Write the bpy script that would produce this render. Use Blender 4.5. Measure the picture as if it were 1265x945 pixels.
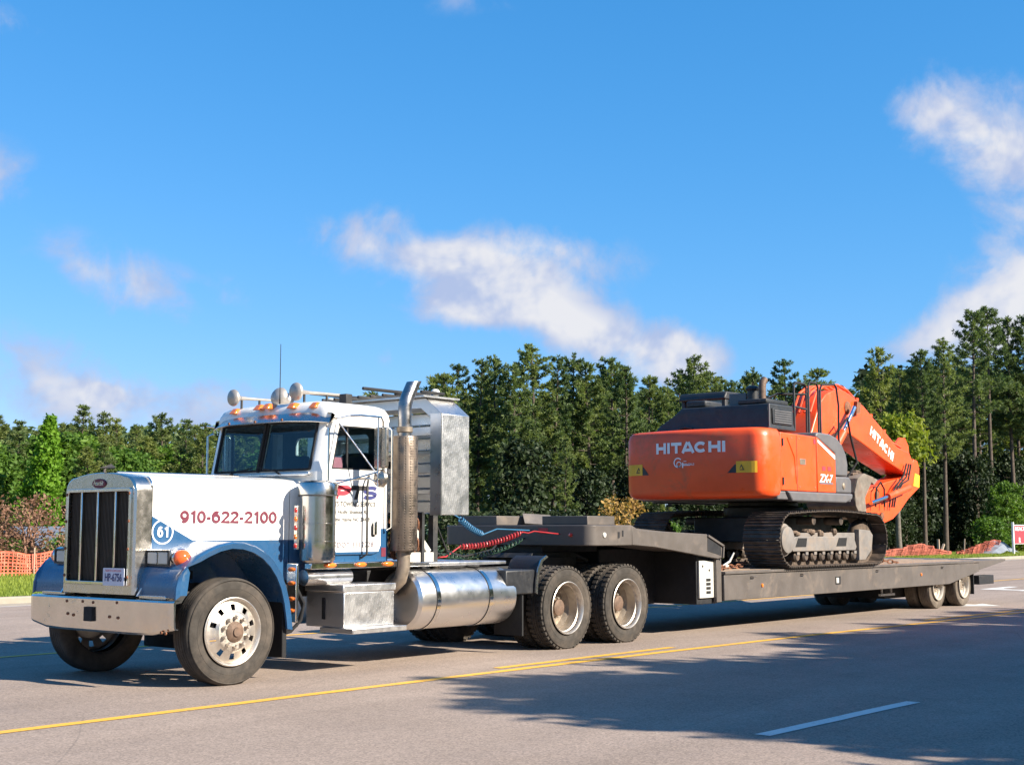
import bpy, bmesh, math, random
from mathutils import Vector, Matrix
R = math.radians
PI = math.pi
for _o in list(bpy.data.objects):
    bpy.data.objects.remove(_o)
sc = bpy.context.scene
COL = sc.collection

# ------------------------------------------------------------------ camera
F_PX, PW, PH = 1700.0, 1265, 945          # focal length in photo pixels, photo size
TH = R(39.5); HOR = 655.0
PIT = math.atan((HOR - PH / 2) / F_PX)
CAM = Vector((-8.76, -11.94, 1.5))
_d0 = Vector((math.cos(TH), math.sin(TH), 0)); C_R = Vector((math.sin(TH), -math.cos(TH), 0))
C_D = _d0 * math.cos(PIT) + Vector((0, 0, 1)) * math.sin(PIT)
C_U = Vector((0, 0, 1)) * math.cos(PIT) - _d0 * math.sin(PIT)
cd = bpy.data.cameras.new('camera'); cam = bpy.data.objects.new('camera', cd); COL.objects.link(cam)
cd.sensor_fit = 'HORIZONTAL'; cd.sensor_width = 36.0; cd.lens = 36.0 * F_PX / PW
cd.clip_start = 0.1; cd.clip_end = 6000
cam.matrix_world = Matrix(((C_R.x, C_U.x, -C_D.x, CAM.x), (C_R.y, C_U.y, -C_D.y, CAM.y), (C_R.z, C_U.z, -C_D.z, CAM.z), (0, 0, 0, 1)))
sc.camera = cam
sc.render.resolution_x = 1024; sc.render.resolution_y = 764

def ray(px, py):
    return C_D + C_R * ((px - PW / 2) / F_PX) + C_U * ((PH / 2 - py) / F_PX)
def at(px, py, x=None, y=None, z=None):
    v = ray(px, py)
    t = (x - CAM.x) / v.x if x is not None else (y - CAM.y) / v.y if y is not None else (z - CAM.z) / v.z
    return CAM + v * t

# ------------------------------------------------------------------ light
SUN_EL, SUN_OFF = R(32), R(14)
S = Vector((math.sin(SUN_OFF) * math.cos(SUN_EL), -math.cos(SUN_OFF) * math.cos(SUN_EL), math.sin(SUN_EL)))   # towards the sun
sl = bpy.data.lights.new('sun', 'SUN'); sl.energy = 5.0; sl.angle = R(0.55); sl.color = (1.0, 0.91, 0.77)
sun = bpy.data.objects.new('sun', sl); COL.objects.link(sun)
sun.rotation_euler = S.to_track_quat('Z', 'Y').to_euler(); sun.location = (0, -20, 30)
vs = sc.view_settings
vs.view_transform = 'Standard'; vs.look = 'None'; vs.gamma = 1.0; vs.use_curve_mapping = False; vs.exposure = 1.28
sc.display_settings.display_device = 'sRGB'

# ------------------------------------------------------------------ node helpers
class NT:
    def __init__(s, tree):
        s.t = tree; s.n = tree.nodes; s.l = tree.links
    def new(s, typ, **k):
        n = s.n.new(typ)
        for a, b in k.items(): setattr(n, a, b)
        return n
    def set(s, sock, v):
        if isinstance(v, bpy.types.NodeSocket): s.l.new(v, sock)
        elif v is not None:
            if isinstance(v, (tuple, list)) and len(v) == 3 and sock.type == 'RGBA': v = (*v, 1)
            sock.default_value = v
    def math(s, op, a, b=None, c=None, clamp=False):
        n = s.new('ShaderNodeMath', operation=op, use_clamp=clamp)
        for i, v in enumerate((a, b, c)): s.set(n.inputs[i], v)
        return n.outputs[0]
    def vec(s, op, a, b=None, out=0):
        n = s.new('ShaderNodeVectorMath', operation=op)
        s.set(n.inputs[0], a)
        if b is not None: s.set(n.inputs[3 if op == 'SCALE' else 1], b)
        return n.outputs['Value'] if out == 'v' else n.outputs[0]
    def noise(s, vec, scale, detail=4, rough=.55, dist=0):
        n = s.new('ShaderNodeTexNoise'); s.set(n.inputs['Vector'], vec); n.inputs['Scale'].default_value = scale
        n.inputs['Detail'].default_value = detail; n.inputs['Roughness'].default_value = rough; n.inputs['Distortion'].default_value = dist
        return n.outputs[0]
    def rng(s, v, a, b, c=0., d=1., smooth=False):
        n = s.new('ShaderNodeMapRange', interpolation_type='SMOOTHSTEP' if smooth else 'LINEAR', clamp=True)
        s.set(n.inputs[0], v)
        for i, q in enumerate((a, b, c, d)): s.set(n.inputs[1 + i], q)
        return n.outputs[0]
    def mix(s, f, a, b, blend='MIX'):
        n = s.new('ShaderNodeMix', data_type='RGBA', blend_type=blend)
        s.set(n.inputs[0], f); s.set(n.inputs[6], a); s.set(n.inputs[7], b)
        return n.outputs[2]
    def bump(s, h, strength=.3, dist=.01, nrm=None):
        n = s.new('ShaderNodeBump'); n.inputs['Strength'].default_value = strength; n.inputs['Distance'].default_value = dist
        s.set(n.inputs['Height'], h)
        if nrm: s.set(n.inputs['Normal'], nrm)
        return n.outputs[0]

# ------------------------------------------------------------------ sky and clouds
w = bpy.data.worlds.new('World'); sc.world = w; w.use_nodes = True
nt = NT(w.node_tree); nt.n.clear()
sky = nt.new('ShaderNodeTexSky', sky_type='NISHITA', sun_disc=False)
sky.sun_elevation = SUN_EL
sky.sun_rotation = math.atan2(S.x, S.y)
sky.altitude = 0; sky.air_density = 1.0; sky.dust_density = 0.3; sky.ozone_density = 1.6
bg = nt.new('ShaderNodeBackground'); bg.inputs['Strength'].default_value = 0.071
outw = nt.new('ShaderNodeOutputWorld'); nt.l.new(bg.outputs[0], outw.inputs[0])
tc = nt.new('ShaderNodeTexCoord'); D0 = tc.outputs['Generated']
wn = nt.new('ShaderNodeTexNoise'); nt.set(wn.inputs['Vector'], D0); wn.inputs['Scale'].default_value = 9; wn.inputs['Detail'].default_value = 3
wv = nt.vec('SUBTRACT', wn.outputs['Color'], (.5, .5, .5)); wv = nt.vec('SCALE', wv, .045)
D = nt.vec('ADD', D0, wv)
blobs = [  # photo pixel centre, half axes in px, tilt, weight
    (455, 300, 85, 34, 14, .62), (540, 335, 90, 36, 25, .72), (655, 316, 120, 34, 4, .92), (610, 374, 120, 46, 12, .92),
    (735, 410, 150, 46, 14, 1.0), (840, 442, 60, 38, 20, 1.0), (487, 262, 24, 22, 0, .6), (560, 392, 70, 24, 10, .8),
    (105, 330, 75, 34, 25, .52), (195, 372, 80, 32, 22, .64), (285, 370, 36, 19, 30, .46), (0, 215, 44, 44, 0, .5),
    (60, 470, 130, 50, 15, .74), (165, 500, 95, 34, 0, .66), (300, 500, 90, 36, 0, .50), (130, 492, 22, 14, 0, .8), (485, 438, 18, 16, 0, .35),
    (1205, 150, 100, 58, 15, .82), (1255, 205, 70, 50, 20, .75), (1268, 325, 75, 72, -40, .95), (1190, 402, 105, 36, -12, .72), (1250, 400, 90, 56, 0, .8), (1155, 130, 50, 30, 0, .5),
    (580, 5, 60, 20, 0, .3), (10, 20, 60, 22, 10, .35)]
fields = []
def blob(c, x, y, a, b, wgt):
    """soft ellipse on the sky dome: c direction, x / y its axes, a / b half sizes in radians"""
    M3 = Matrix((x / a, y / b, c * 1.0))                       # world -> blob frame
    e = M3.copy(); sc3 = Vector((1 / a, 1 / b, 1.0))
    rotm = Matrix((x, y, c)); eul = rotm.to_euler()
    vr = nt.new('ShaderNodeVectorRotate', rotation_type='EULER_XYZ'); nt.set(vr.inputs['Vector'], nt.vec('SUBTRACT', D, tuple(c))); vr.inputs['Rotation'].default_value = eul
    g = nt.new('ShaderNodeTexGradient', gradient_type='SPHERICAL'); nt.set(g.inputs[0], nt.vec('MULTIPLY', vr.outputs[0], tuple(sc3 / 1.45)))
    fields.append(nt.math('MULTIPLY', g.outputs['Fac'], wgt * 1.25))
for (px, py, a, b, rot, wg) in blobs:
    c = ray(px, py).normalized(); x = (C_R - c * C_R.dot(c)).normalized(); y = c.cross(x)
    if y.z < 0: y = -y
    ca, sa = math.cos(R(rot)), math.sin(R(rot)); x, y = x * ca - y * sa, x * sa + y * ca
    if x.cross(y).dot(c) < 0: x = -x
    blob(c, x, y, a / F_PX, b / F_PX, wg)
rs = random.Random(4)
for i in range(10):        # the same scattered cumulus goes on round the rest of the sky
    az = TH + R(38 + 284 * (i + .5 * rs.random()) / 10); el = R(rs.uniform(6, 40))
    c = Vector((math.cos(az) * math.cos(el), math.sin(az) * math.cos(el), math.sin(el)))
    x = Vector((-math.sin(az), math.cos(az), 0)); y = c.cross(x); s_ = rs.uniform(.06, .12)
    blob(c, x, y, s_, s_ * .4, rs.uniform(.7, 1.2))
acc = fields[0]
for q in fields[1:]: acc = nt.math('ADD', acc, q)
n1 = nt.noise(D0, 17, 7, .60, .5); n2 = nt.noise(D0, 26, 3, .6)
n3 = nt.noise(D0, 60, 4, .65)
wob = nt.math('ADD', nt.math('MULTIPLY', nt.math('SUBTRACT', n1, .5), 2.3), nt.math('MULTIPLY', nt.math('SUBTRACT', n3, .5), .75))
cov = nt.math('MULTIPLY', nt.rng(nt.math('ADD', acc, wob), .15, 1.25, 0, .94, smooth=True), nt.rng(acc, .03, .38))
shade = nt.rng(nt.math('ADD', nt.math('MULTIPLY', n2, .6), nt.math('MULTIPLY', n1, .4)), .38, .58, 0, 1, smooth=True)
ccol = nt.mix(nt.math('MULTIPLY', shade, nt.rng(acc, .45, 1.3)), (2.7, 3.2, 4.6), (5.0, 4.95, 5.1))
sp_ = nt.new('ShaderNodeSeparateColor'); nt.set(sp_.inputs[0], sky.outputs[0]); cb_ = nt.new('ShaderNodeCombineColor')     # camera-like rendering of the blue
for ch_, (pw_, k_) in enumerate(((1.35, .27), (.72, 1.10), (.60, 2.12))): nt.set(cb_.inputs[ch_], nt.math('MULTIPLY', nt.math('POWER', sp_.outputs[ch_], pw_), k_))
tint = cb_.outputs[0]
nt.set(bg.inputs['Color'], nt.mix(cov, tint, ccol))
w.cycles.sampling_method = 'MANUAL'; w.cycles.sample_map_resolution = 256
sc.cycles.max_bounces = 6; sc.cycles.diffuse_bounces = 3; sc.cycles.glossy_bounces = 4; sc.cycles.transmission_bounces = 4; sc.cycles.transparent_max_bounces = 6

# ------------------------------------------------------------------ mesh helpers
def V(*a): return Vector(a)
class MB:
    def __init__(s): s.v = []; s.f = []; s.m = []
    def add(s, vs, fs, m=0):
        b = len(s.v); s.v += [tuple(q) for q in vs]; s.f += [tuple(b + i for i in f) for f in fs]; s.m += [m] * len(fs); return s
    def box(s, x0, x1, y0, y1, z0, z1, m=0):
        return s.add([(x0, y0, z0), (x1, y0, z0), (x1, y1, z0), (x0, y1, z0), (x0, y0, z1), (x1, y0, z1), (x1, y1, z1), (x0, y1, z1)],
                     [(3, 2, 1, 0), (4, 5, 6, 7), (0, 1, 5, 4), (1, 2, 6, 5), (2, 3, 7, 6), (3, 0, 4, 7)], m)
    def bar(s, p, q, w, h, m=0, up=(0, 0, 1)):
        p = Vector(p); q = Vector(q); d = (q - p).normalized(); up = Vector(up)
        if abs(d.dot(up)) > .97: up = Vector((1, 0, 0))
        a = d.cross(up).normalized() * (w / 2); b = a.cross(d).normalized() * (h / 2)
        vs = [p - a - b, p + a - b, p + a + b, p - a + b, q - a - b, q + a - b, q + a + b, q - a + b]
        return s.add(vs, [(3, 2, 1, 0), (4, 5, 6, 7), (0, 1, 5, 4), (1, 2, 6, 5), (2, 3, 7, 6), (3, 0, 4, 7)], m)
    def prism(s, poly, axis, a, b, m=0):
        n = len(poly)
        def P(u, v, t): return (t, u, v) if axis == 'x' else (u, t, v) if axis == 'y' else (u, v, t)
        vs = [P(u, v, a) for u, v in poly] + [P(u, v, b) for u, v in poly]
        fs = [tuple(range(n))[::-1], tuple(range(n, 2 * n))] + [(i, (i + 1) % n, n + (i + 1) % n, n + i) for i in range(n)]
        return s.add(vs, fs, m)
    def loft(s, rings, m=0, caps=True, closed=True):
        n = len(rings[0]); vs = [p for r in rings for p in r]; fs = []
        for k in range(len(rings) - 1):
            for i in range(n if closed else n - 1):
                j = (i + 1) % n; fs.append((k * n + i, k * n + j, (k + 1) * n + j, (k + 1) * n + i))
        if caps and closed: fs += [tuple(range(n))[::-1], tuple(range((len(rings) - 1) * n, len(rings) * n))]
        return s.add(vs, fs, m)
    def tube(s, pts, r, n=8, m=0, caps=True):
        pts = [Vector(p) for p in pts]; rr = r if isinstance(r, (list, tuple)) else [r] * len(pts); rings = []; a = None
        for i, p in enumerate(pts):
            d = (pts[min(i + 1, len(pts) - 1)] - pts[max(i - 1, 0)]).normalized()
            if a is None:
                a = d.orthogonal().normalized()
            else:
                a = (a - d * a.dot(d)); a = a.normalized() if a.length > 1e-6 else d.orthogonal().normalized()
            b = d.cross(a)
            rings.append([p + (a * math.cos(2 * PI * k / n) + b * math.sin(2 * PI * k / n)) * rr[i] for k in range(n)])
        return s.loft(rings, m, caps)
    def lathe(s, prof, c, axis, n=32, m=0, closed=False, ang=(0, 2 * PI)):
        """prof: (t along axis, radius)"""
        c = Vector(c); ax = Vector(axis).normalized(); a = ax.orthogonal().normalized(); b = ax.cross(a); full = abs(ang[1] - ang[0] - 2 * PI) < 1e-6
        k = n if full else n + 1; vs = []; fs = []; L = len(prof)
        for i in range(k):
            t = ang[0] + (ang[1] - ang[0]) * i / n; e = a * math.cos(t) + b * math.sin(t)
            vs += [c + ax * p + e * q for p, q in prof]
        for i in range(n):
            j = (i + 1) % k
            for q in range(L - 1 if not closed else L):
                r = (q + 1) % L
                fs.append((i * L + q, i * L + r, j * L + r, j * L + q))
        return s.add(vs, fs, m)
    def ball(s, c, rx, ry, rz, nu=12, nv=8, m=0):
        c = Vector(c); rings = []
        for j in range(1, nv):
            ph = PI * j / nv
            rings.append([c + Vector((rx * math.sin(ph) * math.cos(2 * PI * i / nu), ry * math.sin(ph) * math.sin(2 * PI * i / nu), rz * math.cos(ph))) for i in range(nu)])
        return s.loft(rings, m, True)
    def holed(s, outer, inner, fn, t0, t1, m=0, mi=None, extra=24):
        """plate with a hole; outline and hole in 2D, fn(u,v,t) -> 3D"""
        cx = sum(p[0] for p in inner) / len(inner); cy = sum(p[1] for p in inner) / len(inner)
        def cast(poly, a):
            d = (math.cos(a), math.sin(a)); best = 1e9
            for i in range(len(poly)):
                p, q = poly[i], poly[(i + 1) % len(poly)]
                ex, ey = q[0] - p[0], q[1] - p[1]; den = d[0] * ey - d[1] * ex
                if abs(den) < 1e-12: continue
                wx, wy = p[0] - cx, p[1] - cy
                t = (wx * ey - wy * ex) / den; u = (wx * d[1] - wy * d[0]) / den
                if t > 1e-9 and -1e-6 <= u <= 1 + 1e-6: best = min(best, t)
            return cx + d[0] * best, cy + d[1] * best
        an = sorted(set(round(math.atan2(p[1] - cy, p[0] - cx), 5) for p in list(outer) + list(inner)) | set(round(-PI + 2 * PI * i / extra, 5) for i in range(extra)))
        O = [cast(outer, a) for a in an]; I = [cast(inner, a) for a in an]; n = len(an)
        vs = [fn(*p, t0) for p in O] + [fn(*p, t0) for p in I] + [fn(*p, t1) for p in O] + [fn(*p, t1) for p in I]
        f0 = []; f1 = []; fe = []
        for i in range(n):
            j = (i + 1) % n
            f0.append((i, j, n + j, n + i)); f1.append((2 * n + j, 2 * n + i, 3 * n + i, 3 * n + j))
            fe += [(j, i, 2 * n + i, 2 * n + j), (n + i, n + j, 3 * n + j, 3 * n + i)]
        b = len(s.v); s.v += [tuple(q) for q in vs]
        for lst, mm in ((f0, m), (f1, m if mi is None else mi), (fe, m)):
            s.f += [tuple(b + i for i in f) for f in lst]; s.m += [mm] * len(lst)
        return s
    def mesh(s, name, mats, smooth=35, fix=True):
        me = bpy.data.meshes.new(name); me.from_pydata(s.v, [], s.f)
        for q in (mats if isinstance(mats, (list, tuple)) else [mats]): me.materials.append(q)
        if any(s.m): me.polygons.foreach_set('material_index', s.m)
        if fix:
            bm = bmesh.new(); bm.from_mesh(me); bmesh.ops.recalc_face_normals(bm, faces=bm.faces); bm.to_mesh(me); bm.free()
        if smooth:
            me.polygons.foreach_set('use_smooth', [True] * len(me.polygons)); me.set_sharp_from_angle(angle=R(smooth))
        me.update(); return me
    def build(s, name, mats, parent=None, bevel=0, smooth=35, seg=2, loc=(0, 0, 0), rot=(0, 0, 0)):
        return put(name, s.mesh(name, mats, smooth), parent, loc, rot, bevel, seg)
def put(name, me, parent=None, loc=(0, 0, 0), rot=(0, 0, 0), bevel=0, seg=2):
    o = bpy.data.objects.new(name, me); COL.objects.link(o); o.location = loc; o.rotation_euler = rot
    if parent:
        o.parent = parent
        if parent.type == 'EMPTY' and parent.get('world_parts'): o.matrix_parent_inverse = Matrix.Translation(-parent.location)
    if bevel:
        b = o.modifiers.new('bevel', 'BEVEL'); b.width = bevel; b.segments = seg; b.limit_method = 'ANGLE'; b.angle_limit = R(40)
    return o
def thing(name, label, cat, loc=(0, 0, 0), group=None, world_parts=False, rz=0):
    o = bpy.data.objects.new(name, None); COL.objects.link(o); o.location = loc; o.rotation_euler = (0, 0, rz); o.empty_display_size = .3
    tag(o, label, cat, group)
    if world_parts: o['world_parts'] = 1
    return o
def tag(o, label=None, cat=None, group=None, kind=None):
    for k, v_ in (('label', label), ('category', cat), ('group', group), ('kind', kind)):
        if v_: o[k] = v_
    return o
def rrect(u0, u1, v0, v1, r, n=4):
    rr = r if isinstance(r, (list, tuple)) else [r] * 4      # bl br tr tl
    out = []
    for (cx, cy, a0, q) in ((u0 + rr[0], v0 + rr[0], PI, rr[0]), (u1 - rr[1], v0 + rr[1], 1.5 * PI, rr[1]), (u1 - rr[2], v1 - rr[2], 0, rr[2]), (u0 + rr[3], v1 - rr[3], .5 * PI, rr[3])):
        for i in range(n + 1):
            a = a0 + .5 * PI * i / n; out.append((cx + q * math.cos(a), cy + q * math.sin(a)))
    return out
def lettering(body, mat, parent, origin, right, up, width, height, name='lettering', shear=0, bold=0.012, depth=.003, space=1.0):
    cu = bpy.data.curves.new(name, 'FONT'); cu.body = body; cu.size = 1; cu.shear = shear; cu.offset = bold; cu.space_character = space; cu.resolution_u = 3
    ob = bpy.data.objects.new(name, cu); COL.objects.link(ob); bpy.context.view_layer.update()
    me = bpy.data.meshes.new_from_object(ob.evaluated_get(bpy.context.evaluated_depsgraph_get()))
    bpy.data.objects.remove(ob); bpy.data.curves.remove(cu)
    xs = [q.co.x for q in me.vertices]; ys = [q.co.y for q in me.vertices]
    x0, x1, y0, y1 = min(xs), max(xs), min(ys), max(ys)
    right = Vector(right).normalized(); up = Vector(up).normalized(); nrm = right.cross(up); o0 = Vector(origin)
    for q in me.vertices:
        q.co = o0 + right * ((q.co.x - x0) / (x1 - x0) * width) + up * ((q.co.y - y0) / (y1 - y0) * height) + nrm * depth
    me.materials.clear(); me.materials.append(mat); me.name = name
    return put(name, me, parent)

def glyph(ch, w, h, t):
    """centre lines of heavy block letters"""
    a = t / 2; E = lambda cx, cy, rx, ry, a0, a1, n=14: [(cx + rx * math.cos(R(a0 + (a1 - a0) * i / n)), cy + ry * math.sin(R(a0 + (a1 - a0) * i / n))) for i in range(n + 1)]
    m = w / 2; rx, ry = m - a, h / 2 - a; q = (h - t) / 4
    return {'H': [[(a, 0), (a, h)], [(w - a, 0), (w - a, h)], [(a, h / 2), (w - a, h / 2)]], 'I': [[(m, 0), (m, h)]], 'T': [[(m, 0), (m, h - t)], [(0, h - a), (w, h - a)]],
            'A': [[(a * .8, 0), (m - a * .3, h), ], [(m + a * .3, h), (w - a * .8, 0)], [(w * .22, h * .27), (w * .78, h * .27)]], 'C': [E(m, h / 2, rx, ry, 42, 318, 20)],
            'P': [[(a, 0), (a, h)], [(a, h - a), (w * .55, h - a)] + E(w * .55, h - a - h * .2, w * .45 - a, h * .2, 80, -80, 8) + [(w * .55, h * .6 - a), (a, h * .6 - a)]],
            'S': [E(m, h - a - q, rx, q, 35, 270, 12)[:-1] + E(m, a + q, rx, q, 90, -145, 12)],
            '0': [E(m, h / 2, rx, ry, 0, 360, 22)], '1': [[(m + a, 0), (m + a, h)], [(m + a, h - a), (m - w * .28, h * .74)]], '-': [[(w * .12, h * .40), (w * .88, h * .40)]],
            '2': [E(m, h - a - q, rx, q, 165, -35, 10) + [(a, a), (w, a)]], '6': [E(m, a + h * .27, rx, h * .27, 0, 360, 18), E(m + rx * .1, h * .5, rx * 1.1, h / 2 - a, 178, 55, 10)],
            '9': [E(m, h - a - h * .27, rx, h * .27, 0, 360, 18), E(m - rx * .1, h * .5, rx * 1.1, h / 2 - a, -2, -125, 10)]}[ch]
def block(body, widths, gap, h, t, mat, parent, origin, right, up, shear=0, depth=.003, bend=None):
    mb = MB(); o0 = Vector(origin); right = Vector(right).normalized(); up = Vector(up).normalized(); nrm = right.cross(up); cur = 0; k = 0
    for ch, w_ in zip(body, widths):
        for line in glyph(ch, w_, h, t):
            L = [Vector(p) for p in line]; n = len(L); vs = []; k += 1; closed = (L[0] - L[-1]).length < 1e-6
            for i, p in enumerate(L):
                d0 = (L[i] - L[i - 1]).normalized() if i else None; d1 = (L[i + 1] - L[i]).normalized() if i < n - 1 else None
                if closed and i in (0, n - 1): d0 = (L[n - 1] - L[n - 2]).normalized(); d1 = (L[1] - L[0]).normalized()
                d = ((d0 or d1) + (d1 or d0)).normalized(); nn = Vector((-d.y, d.x)); cs = max(.5, nn.dot(Vector((-(d1 or d0).y, (d1 or d0).x)))); e = nn * (t / 2 / cs)
                for q in (p + e, p - e):
                    u = cur + q.x + shear * q.y; pt = o0 + right * u + up * q.y + nrm * (depth + .0006 * (k % 4))
                    if bend: pt = pt + bend(u)
                    vs.append(pt)
            mb.add(vs, [(2 * i, 2 * i + 1, 2 * i + 3, 2 * i + 2) for i in range(n - 1)])
        cur += w_ + gap - (.13 * h if ch in 'TA' else 0)
    return mb.build('lettering', mat, parent, smooth=0)

# ------------------------------------------------------------------ materials
def M(name, col, rough=.5, metal=0., var=.12, vs=5., bump=0., bs=60., dirt=0., dirtcol=(.17, .13, .09), dscale=4., rvar=.12, coat=0., spec=.5, dist=.004):
    m = bpy.data.materials.new(name); m.use_nodes = True; n = NT(m.node_tree); p = m.node_tree.nodes['Principled BSDF']
    co = n.new('ShaderNodeTexCoord').outputs['Object']
    a = n.noise(co, vs, 5, .6); k = n.rng(a, .3, .7, 1 - var, 1 + var)
    c = n.mix(1.0, (*col, 1), k, 'MULTIPLY')
    rg = n.rng(n.noise(co, vs * 2.3, 4, .6), .3, .7, max(.02, rough - rvar), min(1, rough + rvar))
    if dirt:
        dn = n.noise(co, dscale, 8, .68, .4); dm = n.rng(dn, .62 - dirt * .35, .80 - dirt * .2, 0, .85)
        c = n.mix(dm, c, (*dirtcol, 1)); rg = n.mix(dm, rg, (.85, .85, .85, 1))
        if metal: n.set(p.inputs['Metallic'], n.math('MULTIPLY', n.math('SUBTRACT', 1.0, dm), metal))
        else: p.inputs['Metallic'].default_value = 0
    else: p.inputs['Metallic'].default_value = metal
    n.set(p.inputs['Base Color'], c); n.set(p.inputs['Roughness'], rg)
    p.inputs['Coat Weight'].default_value = coat; p.inputs['Coat Roughness'].default_value = .06; p.inputs['Specular IOR Level'].default_value = spec
    if bump: n.set(p.inputs['Normal'], n.bump(n.noise(co, bs, 5, .6), bump, dist))
    return m
def painted(name, upper, lower, fn, **k):
    """two-colour paint scheme; fn(node helper, x, z sockets) -> mask of the lower colour"""
    m = M(name, upper, **k); n = NT(m.node_tree); p = m.node_tree.nodes['Principled BSDF']
    ge = n.new('ShaderNodeTexCoord').outputs['Object']; sx = n.new('ShaderNodeSeparateXYZ'); n.set(sx.inputs[0], ge)
    mask = fn(n, sx.outputs[0], sx.outputs[2])
    src = p.inputs['Base Color'].links[0].from_socket
    tint = n.mix(mask, (1, 1, 1, 1), (lower[0] / upper[0], lower[1] / upper[1], lower[2] / upper[2], 1))
    n.set(p.inputs['Base Color'], n.mix(1.0, src, tint, 'MULTIPLY'))
    return m
MT = {}
WHITE, BLUE = (.78, .755, .71), (.020, .078, .175)
MT['white'] = M('white_paint', WHITE, .3, var=.03, coat=.5, dirt=.10, dirtcol=(.42, .37, .30), rvar=.08)
MT['blue'] = M('blue_paint', BLUE, .3, var=.1, coat=.6, dirt=.12, dirtcol=(.12, .13, .14), rvar=.1)
def hood_mask(n, x, z):
    line = n.math('ADD', 1.40, n.math('MULTIPLY', n.math('MAXIMUM', n.math('SUBTRACT', -.08, x), 0.0), .51))
    return n.math('LESS_THAN', z, line)
MT['hood'] = painted('hood_paint', WHITE, BLUE, hood_mask, rough=.28, var=.03, coat=.5, dirt=.08, dirtcol=(.42, .37, .30), rvar=.08)
MT['cabp'] = painted('cab_paint', WHITE, BLUE, lambda n, x, z: n.math('LESS_THAN', z, n.math('ADD', 1.40, n.math('MULTIPLY', n.math('GREATER_THAN', x, 2.2), .12))), rough=.3, var=.03, coat=.5, dirt=.1, dirtcol=(.42, .37, .30), rvar=.08)
MT['doorp'] = painted('door_paint', WHITE, BLUE, lambda n, x, z: n.math('LESS_THAN', z, 1.268), rough=.3, var=.03, coat=.5, dirt=.08, dirtcol=(.42, .37, .30), rvar=.08)
MT['chrome'] = M('polished_steel', (.74, .72, .69), .15, 1, var=.05, rvar=.06, bump=.05, bs=3, dist=.02)
MT['bumper'] = M('bumper_steel', (.72, .68, .62), .18, 1, var=.06, rvar=.06, bump=.06, bs=2.2, dist=.03, dirt=.03)
MT['shell'] = M('grille_steel', (.62, .58, .53), .26, 1, var=.04, rvar=.05)
MT['alu'] = M('brushed_aluminium', (.74, .73, .72), .30, 1, var=.03, vs=3, rvar=.04)
MT['alu_rim'] = M('wheel_aluminium', (.52, .475, .42), .44, .9, var=.12, vs=6, rvar=.08, dirt=.25, dirtcol=(.26, .20, .15))
MT['rim_white'] = M('dusty_white_rim', (.55, .50, .43), .55, .3, var=.12, dirt=.2, dirtcol=(.3, .25, .19))
MT['rim_dark'] = M('dusty_rim_steel', (.25, .205, .16), .55, .6, var=.2, vs=12, dirt=.3, dirtcol=(.26, .19, .13))
MT['tyre'] = M('tyre_rubber', (.042, .037, .032), .85, var=.25, vs=9, bump=.25, bs=70, dirt=.55, dirtcol=(.105, .085, .068), dscale=3, spec=.25)
MT['dustytyre'] = M('dusty_tyre_rubber', (.10, .082, .066), .9, var=.25, vs=9, bump=.25, bs=70, dirt=.6, dirtcol=(.20, .165, .13), dscale=3, spec=.2)
MT['stack'] = M('tarnished_stack_steel', (.30, .29, .29), .32, 1, var=.2, rvar=.1)
MT['horn'] = M('dull_horn_cover', (.40, .36, .32), .42, .5, var=.1)
MT['hubrust'] = M('rusty_hub', (.13, .085, .06), .7, .3, var=.35, vs=20, dirt=.3, dirtcol=(.20, .12, .08))
MT['black'] = M('black_paint', (.018, .019, .022), .45, var=.2, dirt=.12, dirtcol=(.07, .06, .05))
MT['aircl'] = M('air_cleaner_steel', (.52, .50, .47), .2, 1, var=.05, rvar=.06)
MT['rubber'] = M('black_rubber', (.015, .015, .016), .75, var=.2, spec=.3)
MT['frame'] = M('chassis_black', (.02, .02, .021), .6, var=.25, dirt=.3, dirtcol=(.09, .075, .06))
MT['grilledark'] = M('grille_mesh_dark', (.07, .055, .042), .6, .4, var=.15)
MT['rust'] = M('rusty_chain_steel', (.20, .085, .045), .8, .3, var=.4, vs=14, bump=.3)
MT['soil'] = M('dried_mud', (.15, .105, .075), .95, var=.35, vs=10, bump=.8, bs=25, dist=.02)
MT['redhose'] = M('red_hose', (.34, .022, .026), .45, var=.15)
MT['bluehose'] = M('blue_hose', (.035, .13, .24), .45, var=.15)
MT['greenhose'] = M('green_cable', (.015, .045, .022), .5, var=.1)
MT['orange'] = M('orange_paint', (.80, .082, .013), .40, var=.09, vs=2, coat=.12, dirt=.20, dirtcol=(.34, .12, .05), rvar=.14, dscale=2.2)
MT['xblack'] = M('machine_black', (.022, .024, .027), .5, var=.2, dirt=.15, dirtcol=(.08, .07, .06))
MT['xgrey'] = M('machine_grey', (.115, .11, .115), .5, var=.1, dirt=.14, dirtcol=(.16, .12, .09))
MT['steel'] = M('worn_track_steel', (.075, .06, .05), .6, .55, var=.3, vs=8, dirt=.5, dirtcol=(.17, .115, .08), bump=.3)
MT['tframe'] = M('dusty_track_frame', (.17, .155, .145), .7, .1, var=.2, dirt=.45, dirtcol=(.24, .185, .14))
MT['rod'] = M('chromed_rod', (.8, .8, .8), .12, 1, var=.03)
MT['trailer'] = M('trailer_grey_paint', (.100, .086, .077), .42, var=.14, vs=2.2, dirt=.2, dirtcol=(.17, .13, .10), rvar=.14, dscale=2.5)
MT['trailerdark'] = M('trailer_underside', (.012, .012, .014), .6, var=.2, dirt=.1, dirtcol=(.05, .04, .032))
MT['galv'] = M('galvanised_plate', (.62, .60, .55), .5, .35, var=.1, dirt=.15)
MT['plank'] = M('weathered_deck_wood', (.25, .18, .125), .85, var=.3, vs=9, bump=.5, bs=30, dirt=.3)
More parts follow.
